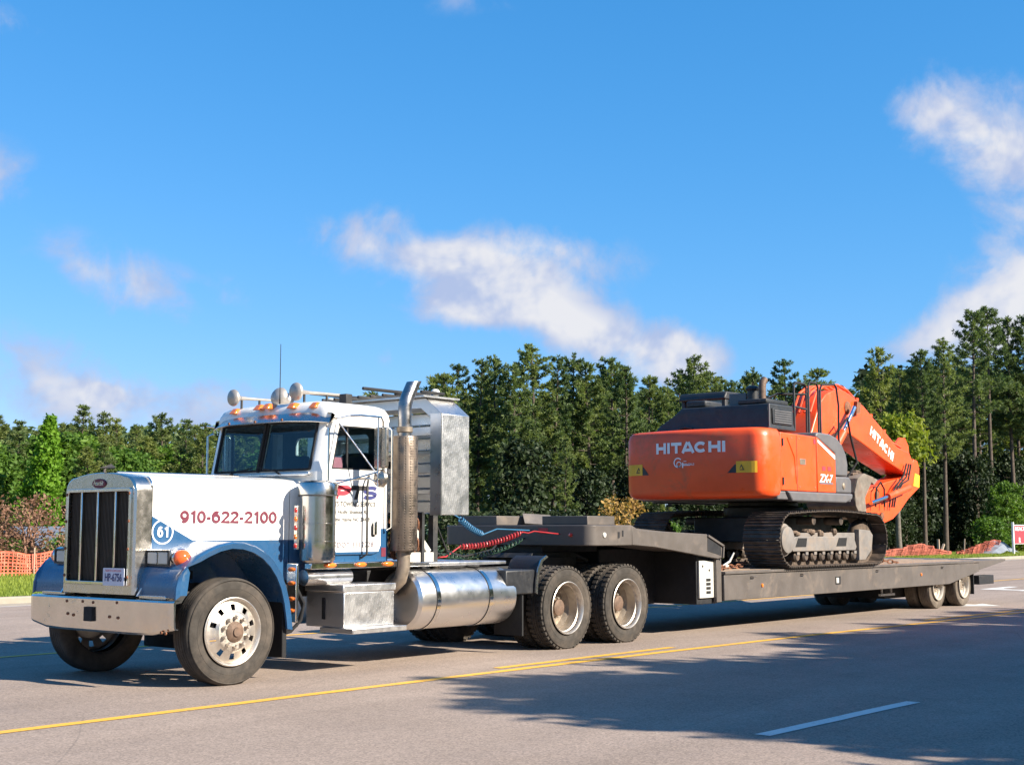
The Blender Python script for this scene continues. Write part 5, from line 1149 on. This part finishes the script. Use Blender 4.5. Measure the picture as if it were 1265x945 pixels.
bcy = MB().tube([(17.6, -.50, 2.35), (16.6, -.50, 2.15)], .07, 14).build('bucket_cylinder', MT['orange'], arm); MB().tube([(16.65, -.5, 2.16), (15.85, -.5, 2.02)], .04, 12).build('piston_rod', MT['rod'], arm)
for k, (o1, o2) in enumerate(((0, 0), (.10, .05), (.22, .08))):
    MB().tube([(17.75 - o1, -.50, 2.82), (17.55 - o1, -.52, 2.50 + o2), (17.25 - o1, -.53, 2.42), (17.0 - o1, -.50, 2.2), (16.95 - o1, -.47, 1.95)], .018, 8).build('hydraulic_hose', MT['rubber'], arm)
MB().tube([(16.1, -.48, 1.95), (16.15, -.48, 2.3), (16.35, -.48, 2.42), (16.5, -.48, 2.3), (16.5, -.48, 1.95)], .018, 8).build('hydraulic_hose', MT['rubber'], arm)
bk = MB()
bo = [(15.75, 2.50), (15.35, 2.56), (15.08, 2.46), (14.93, 2.2), (14.96, 1.95), (15.14, 1.76), (15.42, 1.70), (15.52, 1.74), (15.22, 1.86), (15.06, 2.02), (15.05, 2.23), (15.16, 2.38), (15.4, 2.47), (15.72, 2.42)]
bk.prism(bo, 'y', -.60, .36)
for yy in (-.62, .355): bk.prism([(15.75, 2.50), (15.35, 2.56), (15.08, 2.46), (14.93, 2.2), (14.96, 1.95), (15.14, 1.76), (15.42, 1.70), (15.36, 2.1)], 'y', yy, yy + .03)
bucket = bk.build('bucket', MT['concrete_dust'], exc, bevel=.012)
for i in range(5): MB().prism([(15.72, 2.42), (15.84, 2.36), (16.0, 2.46), (15.72, 2.51)], 'y', -.58 + i * .21, -.48 + i * .21).build('tooth', MT['concrete_dust'], bucket)
md = MB(); rm = random.Random(2)
for i in range(14): md.ball((15.4 + rm.uniform(-.2, .3), rm.uniform(-.5, .3), 2.54 + rm.uniform(-.05, .05)), rm.uniform(.06, .14), rm.uniform(.06, .14), rm.uniform(.04, .08), 7, 5)
md.build('mud', MT['soil'], bucket, smooth=0)

# ================================================================== TREES
GZ = .13
def rdir(r, up=0.):
    while True:
        v = Vector((r.uniform(-1, 1), r.uniform(-1, 1), r.uniform(-1 + up, 1)))
        if .05 < v.length < 1: return v.normalized()
def tuft(mb, c, d, r, n, L, wd):
    """spray of needles round a twig tip"""
    for i in range(n):
        v = (rdir(r) * .85 + d * .7).normalized(); s_ = v.cross(rdir(r)).normalized() * wd * r.uniform(.7, 1.2); l = L * r.uniform(.65, 1.15)
        m_ = c + v * l * .55; b = len(mb.v)
        mb.v += [tuple(c), tuple(m_ + s_), tuple(c + v * l), tuple(m_ - s_)]; mb.f.append((b, b + 1, b + 2, b + 3)); mb.m.append(0)
def leafspray(mb, c, rad, r, n, sz):
    for i in range(n):
        p = c + rdir(r) * rad * (r.random() ** .4); nn = (rdir(r) + V(0, 0, .5)).normalized(); a = nn.orthogonal().normalized(); a = (a * math.cos(i) + nn.cross(a) * math.sin(i)); bb = nn.cross(a); s_ = sz * r.uniform(.6, 1.3); b = len(mb.v)
        mb.v += [tuple(p - a * s_), tuple(p + bb * s_ * .55), tuple(p + a * s_), tuple(p - bb * s_ * .55)]; mb.f.append((b, b + 1, b + 2, b + 3)); mb.m.append(0)
def pine(seed, h, cb, spread, dens=1.0, top=.35, lean=.03, nd=11, size=.25):
    """h height, cb crown base fraction, spread widest limb length"""
    r = random.Random(seed); tr = MB(); cr = MB(); lx, ly = r.uniform(-lean, lean) * h, r.uniform(-lean, lean) * h; r0 = .012 * h + .02
    ax = lambda t: V(lx * t * t + .06 * math.sin(5 * t + seed), ly * t * t + .06 * math.cos(4 * t + seed), h * t)
    tr.tube([ax(i / 9) for i in range(10)], [r0 * (1 - .93 * (i / 9)) + .01 for i in range(10)], 7)
    z = cb
    for k in range(int(6 * (1 - cb) * 4)):      # dead stubs below the crown
        t = r.uniform(.12, cb + .05); a = r.uniform(0, 2 * PI); p = ax(t); tr.tube([p, p + V(math.cos(a), math.sin(a), r.uniform(-.2, .3)) * r.uniform(.25, .8)], [.018, .006], 4, caps=False)
    while z < .985:
        q = (z - cb) / (1 - cb); env = (q / .22) ** .7 if q < .22 else (1 - (q - .22) / .78) ** .62
        L0 = spread * (env * (1 - top) + top * (1 - q) ** .3 if q < .97 else .25)
        nb = r.choice((3, 4, 4, 5)); a0 = r.uniform(0, 6.28)
        for j in range(nb):
            a = a0 + 2 * PI * j / nb + r.uniform(-.4, .4); L = max(.3, L0 * r.uniform(.55, 1.15)); p = ax(z); rise = -.12 + .75 * q + r.uniform(-.15, .2)
            d = V(math.cos(a), math.sin(a), rise).normalized(); e = p + d * L * .6; tip = e + (d + V(0, 0, .35)).normalized() * L * .4
            tr.tube([p, e, tip], [.012 * h * .22 * (1 - q * .6) + .01, .016, .006], 4, caps=False)
            nt_ = max(4, int(L * 8.0 * dens))
            for i in range(nt_):
                t = .30 + .70 * (i + r.random()) / nt_; b = p.lerp(e, t / .6) if t < .6 else e.lerp(tip, (t - .6) / .4)
                off = rdir(r) * r.uniform(.0, .30) * (L * .35 + .25); off.z *= .6
                tuft(cr, b + off, (off * 2 + d + V(0, 0, .35)).normalized(), r, nd, size, .034)
        z += r.uniform(.028, .05) * (11 / h) ** .6
    for i in range(5): tuft(cr, ax(.94 + .015 * i), V(0, 0, 1), r, nd + 3, size, .045)
    return tr, cr
def broad(seed, h, cb, rx, conical=0., n=420, leaf=.16, sub=16, trunk=.03, multi=1):
    r = random.Random(seed); tr = MB(); cr = MB()
    for m_ in range(multi):
        bx0 = V(0, 0, 0) if multi == 1 else V(r.uniform(-.3, .3), r.uniform(-.3, .3), 0) * rx * .5; lean = V(r.uniform(-.1, .1), r.uniform(-.1, .1), 0) * h * (1 if multi == 1 else 2.2)
        ax = lambda t: bx0 + lean * t * t + V(.05 * math.sin(6 * t + m_), .05 * math.cos(5 * t), h * t)
        tr.tube([ax(i / 6 * .9) for i in range(7)], [trunk * h * (1 - .85 * i / 6) / (multi ** .5) + .01 for i in range(7)], 7)
        for k in range(n // multi):
            t = cb + (1 - cb) * r.random() ** (.85 + conical * .3); q = (t - cb) / (1 - cb)
            env = (1 - q) ** .9 * min(1, q / .1 + .35) if conical else math.sqrt(max(0, 1 - (2 * q - 1) ** 2)) * .9 + .15
            a = r.uniform(0, 6.28); rad = rx * env * (r.random() ** .45) * (1 + .25 * math.sin(3 * a + 7 * q + seed)); c = ax(t) + V(math.cos(a) * rad, math.sin(a) * rad, r.uniform(-.2, .2))
            leafspray(cr, c, .30 * (1 + rx * .12), r, sub, leaf)
            if k % 9 == 0: tr.tube([ax(max(.1, t - .12)), ax(t).lerp(c, .5) - V(0, 0, .05), c], [.02, .014, .005], 4, caps=False)
    return tr, cr
LIB = {}
def species(key, gen, leafm, barkm):
    tr, cr = gen; LIB[key] = (tr.mesh('trunk', MT[barkm], 60, False), cr.mesh('crown', MT[leafm], 0, False), max(v[2] for v in cr.v))
for i in range(5): species('pine%d' % i, pine(10 + i, 11 + i * .6, (.42, .34, .48, .38, .30)[i], (1.75, 1.9, 1.6, 2.0, 1.85)[i], 1.8, top=.55), ('pine', 'pine2', 'pine', 'pine2', 'pine')[i], 'bark')
for i in range(4): species('young%d' % i, pine(30 + i, 9.5 + .5 * i, .08, (2.0, 1.7, 2.2, 1.9)[i], 1.25, size=.27), ('pine3', 'pine2', 'pine3', 'pine3')[i], 'bark')
for i in range(3): species('tall%d' % i, pine(50 + i, 17, (.58, .50, .45)[i], (2.3, 2.5, 2.3)[i], 1.7, size=.30, nd=11, top=.5), ('pine', 'pine', 'pine2')[i], 'bark')
for i in range(3): species('oak%d' % i, broad(70 + i, 7, .10, 2.1, n=430, leaf=.15), 'leaf', 'bark2')
for i in range(2): species('dark%d' % i, broad(75 + i, 6, .12, 1.9, n=300, leaf=.15), 'leafshade', 'bark2')
for i in range(2): species('dshrub%d' % i, broad(93 + i, 2.4, .02, 1.3, n=150, leaf=.11, multi=4, trunk=.02), 'leafshade', 'bark2')
species('poplar', broad(80, 8, .06, 1.75, conical=1, n=560, leaf=.15, sub=18), 'leafbright', 'bark2')
for i in range(3): species('shrub%d' % i, broad(90 + i, 2.4, .02, 1.3, n=170, leaf=.11, multi=4, trunk=.02), ('leaf', 'leafyellow', 'leaf')[i], 'bark2')
species('dead', broad(96, 3.2, .14, 1.9, n=210, leaf=.085, sub=9, multi=5, trunk=.055), 'leafbrown', 'deadbark')
species('autumn', broad(97, 3.0, .03, 1.1, n=120, leaf=.10, sub=12, multi=4, trunk=.02), 'leafautumn', 'bark2')
species('yellowtree', broad(98, 7, .58, 1.9, n=260, leaf=.16, sub=13), 'leafyellow', 'bark2')
rt = random.Random(77)
KIND = {'pine0': 'slender half-bare dark pine', 'pine1': 'broad light green pine', 'pine2': 'thin high-crowned pine', 'pine3': 'wide ragged light pine', 'pine4': 'full dark low-crowned pine', 'young0': 'bushy light young pine', 'young1': 'narrow dark young pine', 'young2': 'wide bushy young pine',
        'young3': 'light green pointed young pine', 'tall0': 'lofty bare-trunked pine', 'tall1': 'tall dark pine', 'tall2': 'tall light green pine', 'oak0': 'round green broadleaf tree', 'oak1': 'uneven green broadleaf tree', 'oak2': 'wide green broadleaf tree', 'dark0': 'dark round evergreen tree', 'dark1': 'dark spreading evergreen tree', 'dshrub0': 'dark shrub', 'dshrub1': 'dark spreading shrub', 'shrub0': 'green shrub', 'shrub2': 'loose green shrub'}
def plant(key, name, label, cat, grp, x, y, h, sx=1.0, rz=None):
    t_, c_, H0 = LIB[key]; k = h / H0
    o = thing(name, label, cat, (x, y, GZ - .03), grp, rz=rt.uniform(0, 6.28) if rz is None else rz); o.scale = (k * sx, k * sx, k)
    put('trunk', t_, o); put('crown', c_, o); return o
def by_px(key, px, Y, top, name, label, cat, grp=None, sx=1.0, rz=None):
    if label.startswith('@'): label = KIND[key] + label[1:]; grp = '%s: %s' % (grp, KIND[key])
    p = at(px, top, y=Y); return plant(key, name, label, cat, grp, p.x, Y, p.z - GZ, sx, rz)
PL, PM, PR_ = '@ in the far tree line behind the truck cab', '@ in the wood behind the gooseneck and counterweight', '@ in the wood behind the excavator arm and trailer tail'
GL, GM, GR = 'far tree line', 'wood behind the trailer', 'tall wood at the roadside'
# left, far across a clearing
for i, (px, tp) in enumerate(((-40, 512), (-8, 508), (22, 516), (75, 520), (97, 498), (122, 506), (146, 514), (172, 522), (201, 508), (228, 516), (252, 520), (276, 523), (305, 520), (335, 526), (366, 520), (398, 524), (430, 522), (466, 480), (500, 500), (525, 490))):
    by_px(rt.choice(('young0', 'young1', 'young2', 'young3', 'pine1')), px, rt.uniform(70, 78), tp, 'pine_tree', PL, 'pine', GL, rt.uniform(1.0, 1.3))
for i in range(26):
    px = -60 + i * 24 + rt.uniform(-6, 6); by_px(rt.choice(('young0', 'young1', 'young2', 'oak0', 'oak2')), px, rt.uniform(56, 66), rt.uniform(530, 552), 'young_tree', '@, lower, standing in front of the far tree line', 'tree', 'lower trees before the far tree line', rt.uniform(1.1, 1.5))
for i in range(16):
    px = -60 + i * 38 + rt.uniform(-8, 8); by_px(rt.choice(('young0', 'young3', 'pine1')), px, rt.uniform(84, 95), rt.uniform(522, 535), 'pine_tree', PL, 'pine', GL, 1.3)
by_px('poplar', 54, 52, 509, 'broadleaf_tree', 'bright light green conical broadleaf tree above the brown bush', 'tree', sx=1.05)
# middle wood
for i, (px, tp) in enumerate(((545, 458), (566, 446), (588, 440), (612, 436), (634, 446), (660, 422), (684, 436), (706, 434), (728, 446), (752, 438), (772, 448), (800, 462), (822, 476), (846, 460), (861, 436), (884, 472), (908, 468), (930, 452), (968, 442), (990, 462), (1020, 470), (1050, 478), (1078, 460), (1100, 470))):
    by_px(rt.choice(('pine0', 'pine1', 'pine2', 'pine3', 'pine4')), px + rt.uniform(-3, 3), rt.uniform(31, 36), tp, 'pine_tree', PM, 'pine', GM, rt.uniform(.95, 1.2))
for i in range(20):
    px = 545 + i * 29 + rt.uniform(-8, 8); by_px(rt.choice(('pine1', 'pine3', 'young0', 'young2')), px, rt.uniform(38, 46), rt.uniform(452, 490), 'pine_tree', PM, 'pine', GM, rt.uniform(1.0, 1.25))
for i in range(13):
    px = 556 + i * 44 + rt.uniform(-12, 12); by_px(rt.choice(('young1', 'dark0', 'dark1', 'young3', 'dark1')), px, rt.uniform(29, 31), rt.uniform(530, 585), 'understorey_tree', '@ at the foot of the pine wood behind the trailer', 'tree', 'understorey of the pine wood', rt.uniform(.8, 1.0))
# right, tall roadside pines
for i, (px, tp, k) in enumerate(((1112, 455, 'tall2'), (1136, 430, 'tall1'), (1160, 414, 'tall2'), (1198, 380, 'tall0'), (1218, 376, 'tall0'), (1244, 388, 'tall1'), (1268, 384, 'tall1'), (1296, 380, 'tall2'), (1330, 390, 'tall1'))):
    by_px(k, px, rt.uniform(21.5, 25), tp, 'tall_pine', PR_, 'pine', GR, rt.uniform(.9, 1.1))
for i in range(11):
    px = 1080 + i * 22 + rt.uniform(-6, 6); by_px(rt.choice(('pine1', 'pine3', 'young2', 'tall2')), px, rt.uniform(27, 33), rt.uniform(425, 470), 'tall_pine', PR_, 'pine', GR, rt.uniform(1.0, 1.3))
by_px('yellowtree', 1106, 22, 505, 'broadleaf_tree', 'yellow green broadleaf tree just beyond the excavator boom', 'tree', sx=.8)
for i in range(14):
    px = 1082 + i * 14 + rt.uniform(-4, 4); by_px(rt.choice(('dark0', 'dark1')), px, rt.uniform(23, 27), rt.uniform(535, 600), 'shade_dark_tree', '@ between the trunks of the tall roadside pines', 'tree', 'shade-darkened trees under the tall pines', rt.uniform(.75, .95))
for (px, tp, k, lb) in ((1243, 592, 'oak1', 'leafy mid green small tree behind the red sign'), (1256, 618, 'shrub1', 'yellow green shrub just above the red sign'), (1225, 634, 'shrub0', 'green shrub between the tall pines and the grey tarpaulin')):
    by_px(k, px, 20.0, tp, 'shrub', lb, 'shrub')
for i in range(9):
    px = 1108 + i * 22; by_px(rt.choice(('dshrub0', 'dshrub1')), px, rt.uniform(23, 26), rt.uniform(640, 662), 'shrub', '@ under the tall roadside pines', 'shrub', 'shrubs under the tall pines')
for i in range(15):
    px = 555 + i * 37 + rt.uniform(-8, 8); by_px(rt.choice(('dshrub0', 'dshrub1', 'dshrub0', 'shrub0')), px, rt.uniform(26, 29), rt.uniform(620, 645), 'shrub', '@ at the edge of the wood behind the trailer deck', 'shrub', 'shrubs at the edge of the wood')
by_px('dead', 40, 27.6, 606, 'dead_bush', 'brown dried-out bushy tree with reddish trunks behind the orange fence', 'bush', sx=1.0, rz=.4)
by_px('dead', -22, 29.0, 612, 'dead_bush', 'brown withered bush at the open end of the orange fence', 'bush', sx=1.0, rz=2.0)
for (px, tp, Y) in ((-10, 655, 31), (12, 660, 30), (80, 655, 31.5), (104, 650, 33), (135, 655, 33), (170, 650, 34), (210, 655, 34), (250, 650, 36)):
    by_px(rt.choice(('shrub0', 'shrub2')), px, Y, tp, 'shrub', '@ standing beyond the orange fence and the dried brown bush', 'shrub', 'shrubs beyond the orange fence', 1.2)
by_px('autumn', 768, 17.5, 607, 'autumn_bush', 'yellow brown autumn bush beyond the gooseneck of the trailer', 'bush', sx=.9, rz=1.0)
# trees on the camera's side of the road, outside the picture, whose shade falls on the asphalt
for i, (x, y, h, k) in enumerate(((4.7, -15.4, 8.2, 'oak0'), (7.6, -15.8, 8.3, 'oak1'), (10.6, -15.4, 8.0, 'pine1'), (13.2, -15.8, 8.3, 'oak2'), (17.0, -15.5, 8.4, 'pine3'), (20.5, -15.4, 8.5, 'oak0'), (24.5, -15.2, 8.5, 'young2'), (29, -15.2, 8.6, 'oak1'), (34, -15.4, 8.6, 'pine4'), (6.4, -18.6, 9.4, 'oak2'), (10.0, -18.8, 9.6, 'oak0'), (15.5, -18.4, 9.6, 'oak1'), (19.5, -18.6, 9.8, 'oak2'), (3.9, -18.2, 8.8, 'pine3'), (3.6, -16.6, 8.3, 'pine2'))):
    plant(k, 'roadside_tree', 'tree on the near side of the road casting shade on the asphalt', 'tree', 'trees on the near verge', x, y, h, 1.1)
# dense wood farther in, one mass
def mass(name, label, boxes, n, sz, mat, seed):
    r = random.Random(seed); mb = MB()
    for (px0, px1, y0, y1, top) in boxes:
        for i in range(n):
            px = r.uniform(px0, px1); Y = r.uniform(y0, y1); p = at(px, top, y=Y); z = GZ + (p.z - GZ) * r.random() ** .8
            leafspray(mb, V(p.x, Y, z), .7, r, 5, sz)
    o = put(name, mb.mesh(name, MT[mat], 0, False)); return tag(o, label, 'trees', kind='stuff')
mass('distant_wood', 'dense green mass of trees deep in the far tree line', [(-120, 560, 96, 112, 532)], 3600, .42, 'pine', 1)
mass('distant_wood', 'dense dark mass of trees deep in the wood behind the trailer', [(530, 1090, 46, 58, 495)], 3600, .36, 'pine', 2)
mass('distant_wood', 'dense mass of shade-darkened trees deep in the tall roadside wood', [(1060, 1420, 34, 46, 460)], 4200, .34, 'leafshade', 8)
mass('distant_wood', 'lower mass of shade-darkened foliage between the trunks of the tall roadside wood', [(1070, 1420, 31, 38, 585), (1070, 1420, 29, 33, 632)], 1500, .2, 'leafshade', 6)
mass('undergrowth', 'low shade-darkened undergrowth on the floor of the wood beyond the road', [(530, 1320, 26, 40, 630)], 1300, .14, 'leafshade', 3)

# unseen woods added on the camera's side to cut down the sky light
r_ = random.Random(31); mb = MB()
for i in range(4200):
    x = r_.uniform(-90, 150); y = -44 - r_.uniform(0, 14); h = (12 + 1.6 * math.sin(x * .3) + 1.2 * math.sin(x * .8)) * r_.random() ** .7; leafspray(mb, V(x, y, GZ + h), .9, r_, 5, .45)
tag(put('distant_wood', mb.mesh('distant_wood', MT['pine'], 0, False)), 'added unseen woods on the near side of the road, cutting sky light', 'trees', kind='stuff')
# the wood goes on along the road ahead of the truck, outside the picture (it is what the chrome front mirrors)
r_ = random.Random(21); mb = MB()
for i in range(5200):
    x = r_.uniform(-190, 34); y = 62 + r_.uniform(0, 16) - max(0, -x - 40) * .18; h = (10.5 + 1.6 * math.sin(x * .35) + 1.2 * math.sin(x * .9)) * r_.random() ** .7; leafspray(mb, V(x, y, GZ + h), .8, r_, 5, .42)
tag(put('distant_wood', mb.mesh('distant_wood', MT['pine2'], 0, False)), 'tree line continuing along the road ahead of the truck', 'trees', kind='stuff')

# ================================================================== FENCES, SIGN AND ODDMENTS BEYOND THE ROAD
def net(p0, p1, hfun, cell, wd, seed, sagf=None):
    """plastic safety netting as a grid of flat strands"""
    r = random.Random(seed); p0 = Vector(p0); p1 = Vector(p1); L = (p1 - p0).length; d = (p1 - p0).normalized(); nrm = V(-d.y, d.x, 0); n = int(L / cell); mb = MB(); rows = 7
    G = []
    for i in range(n + 1):
        t = i / n; h = hfun(t); off = .06 * math.sin(t * 31 + seed) + .05 * math.sin(t * 77); col = []
        for j in range(rows + 1):
            q = j / rows; col.append(p0.lerp(p1, t) + nrm * (off * (1 + q) + r.uniform(-.015, .015) + (sagf(t, q) if sagf else 0)) + V(0, 0, .02 + h * q))
        G.append(col)
    for i in range(n + 1):
        for j in range(rows):
            a, b = G[i][j], G[i][j + 1]; s_ = d * wd; mb.add([a - s_, a + s_, b + s_, b - s_], [(0, 1, 2, 3)])
            if i < n:
                a, b = G[i][j + 1], G[i + 1][j + 1]; k = 1.8 if j in (rows - 1, 3) else 1; s_ = V(0, 0, wd * k); o_ = nrm * .004; mb.add([a - s_ + o_, b - s_ + o_, b + s_ + o_, a + s_ + o_], [(0, 1, 2, 3)])
    return mb
fA = thing('safety_fence', 'orange plastic mesh safety fence standing along the grass before the brown bush', 'fence', (13, 25.7, GZ))
fA['world_parts'] = 1
o = net((8.0, 26.2, GZ), (18.5, 25.3, GZ), lambda t: .66 + .05 * math.sin(t * 40), .105, .017, 1); o.build('net', MT['orangenet'], fA, smooth=0)
for i in range(6): t = i / 5; x = 8.0 + 10.5 * t; y = 26.2 - .9 * t; MB().bar((x, y + .04, GZ - .1), (x, y + .04, GZ + .85), .035, .035).build('post', MT['brownwood'], fA)
def heap(px0, px1, py0, prof_px, Y, lbl, seed):
    a = at(px0, py0, y=Y); b = at(px1, py0, y=Y); sc_ = (at(px0, py0 - 10, y=Y).z - at(px0, py0, y=Y).z) / 10
    f = thing('safety_fence', lbl, 'fence', ((a.x + b.x) / 2, Y, GZ)); f['world_parts'] = 1
    def hf(t):
        k = t * (len(prof_px) - 1); i = min(int(k), len(prof_px) - 2); return max(.12, (prof_px[i] * (1 - k + i) + prof_px[i + 1] * (k - i)) * sc_)
    for q in range(3):
        o = net((a.x, Y + .25 * q, GZ), (b.x, Y + .25 * q + .1, GZ), lambda t: hf(t) * (1 - .22 * q), .15, .022, seed + q, lambda t, q_: -.5 * q_ * hf(t) * .6); o.build('net', MT['oldnet'], f, smooth=0)
    MB().bar((a.x + .4, Y + .1, GZ), (a.x + .55, Y + .1, GZ + .9), .05, .05).build('post', MT['brownwood'], f)
heap(1090, 1178, 690, [7, 9, 10, 14, 16, 12, 8, 5, 4], 18.2, 'collapsed heap of orange mesh fence beyond the trailer deck below the excavator arm', 4)
heap(1190, 1236, 690, [3, 9, 14, 18, 15], 17.8, 'collapsed heap of orange mesh fence beside the grey tarpaulin and wooden stakes', 9)
for (px, tp, ln, lb) in ((1159, 666, .0, 'upright weathered wooden stake behind the heaped orange fence'), (1166, 672, .5, 'leaning broken wooden stake beside the upright stake'), (1228, 669, -.12, 'pale wooden stake leaning at the end of the orange fence heap')):
    p = at(px, tp, y=18.9); tag(MB().bar((p.x - ln * 1.2, 18.9, GZ - .05), (p.x, 18.9, p.z), .12, .10).bar((p.x - ln * .6 - .3, 18.93, GZ + .1), (p.x - ln * .4 + .3, 18.93, GZ + .2), .05, .08).build('wooden_stake', MT['brownwood'], bevel=.01), lb, 'stake')
p = at(1240, 688, y=17.4); tp_ = MB(); rm = random.Random(12); g_ = []
for i in range(9): g_.append([(p.x - 2.2 + .55 * i, 17.2 + .28 * j, GZ + max(.02, .85 * math.exp(-((i - 5) / 3) ** 2) * math.sin(PI * (j + .4) / 6.6) + rm.uniform(-.06, .06))) for j in range(7)])
for i in range(8):
    for j in range(6): tp_.add([g_[i][j], g_[i + 1][j], g_[i + 1][j + 1], g_[i][j + 1]], [(0, 1, 2, 3)])
MT['tarp'] = M('grey_blue_tarpaulin', (.17, .19, .22), .5, var=.2, vs=2); o = tp_.build('tarpaulin', MT['tarp'], smooth=40); tag(o, 'crumpled grey blue tarpaulin lying beside the red sign post', 'tarpaulin')
sg = thing('notice_sign', 'red notice board with white lettering on a white post at the roadside', 'sign', (at(1254, 685, y=17.0).x, 17.0, GZ), world_parts=True)
p0 = at(1252.5, 684, y=17.0); zt = at(1252.5, 645, y=17.0).z; q0 = at(1256, 649, y=17.0); q1 = at(1256, 671, y=17.0)
MB().box(p0.x - .06, p0.x + .06, 16.95, 17.07, GZ - .1, zt).build('post', MT['whiteink'], sg, bevel=.01)
MB().box(p0.x + 2.75, p0.x + 2.87, 16.95, 17.07, GZ - .1, zt).build('post', MT['whiteink'], sg, bevel=.01)
bd_ = MB().box(p0.x + .14, p0.x + 2.7, 16.97, 17.0, q1.z, q0.z).build('board', MT['red'], sg)
MB().box(p0.x + .10, p0.x + 2.74, 17.002, 17.02, q1.z - .04, q0.z + .04).build('board_frame', MT['whiteink'], sg)
lettering('REALTY', MT['whiteink'], bd_, (p0.x + .30, 16.97, q0.z - .30), (1, 0, 0), (0, 0, 1), 1.9, .22); lettering('R', MT['whiteink'], bd_, (p0.x + .85, 16.97, q1.z + .04), (1, 0, 0), (0, 0, 1), .3, .3)
# small building glimpsed past the grille
bl = thing('shed', 'small tan shed with a grey metal roof partly hidden behind the grille', 'shed', (21.5, 36.5, GZ)); bl['world_parts'] = 1
c0 = at(52, 690, y=36); zr = at(52, 674, y=36).z; x0 = c0.x
MT['tan'] = M('tan_boards', (.36, .27, .20), .8, var=.15); MT['roofm'] = M('grey_metal_roof', (.16, .18, .21), .45, .3, var=.1)
for i in range(14): MB().box(x0 + i * .4, x0 + i * .4 + .39, 36.0, 36.06, GZ - .1, zr - .1).build('wall_board', MT['tan'], bl)
MB().box(x0, x0 + 5.59, 36.07, 39.5, GZ - .1, zr - .12).build('wall', MT['tan'], bl)
MB().prism([(35.6, zr - .12), (35.6, zr - .04), (37.8, zr + .75), (39.9, zr - .04), (39.9, zr - .12), (37.8, zr + .62)], 'x', x0 - .3, x0 + 5.9).build('roof', MT['roofm'], bl)
wd_ = MB().box(x0 + .35, x0 + 1.15, 35.95, 35.985, zr - .85, zr - .30).build('window', MT['clear'], bl, bevel=.01); MB().box(x0 + .28, x0 + 1.22, 35.986, 35.998, zr - .92, zr - .23).build('window_frame', MT['whiteink'], wd_)
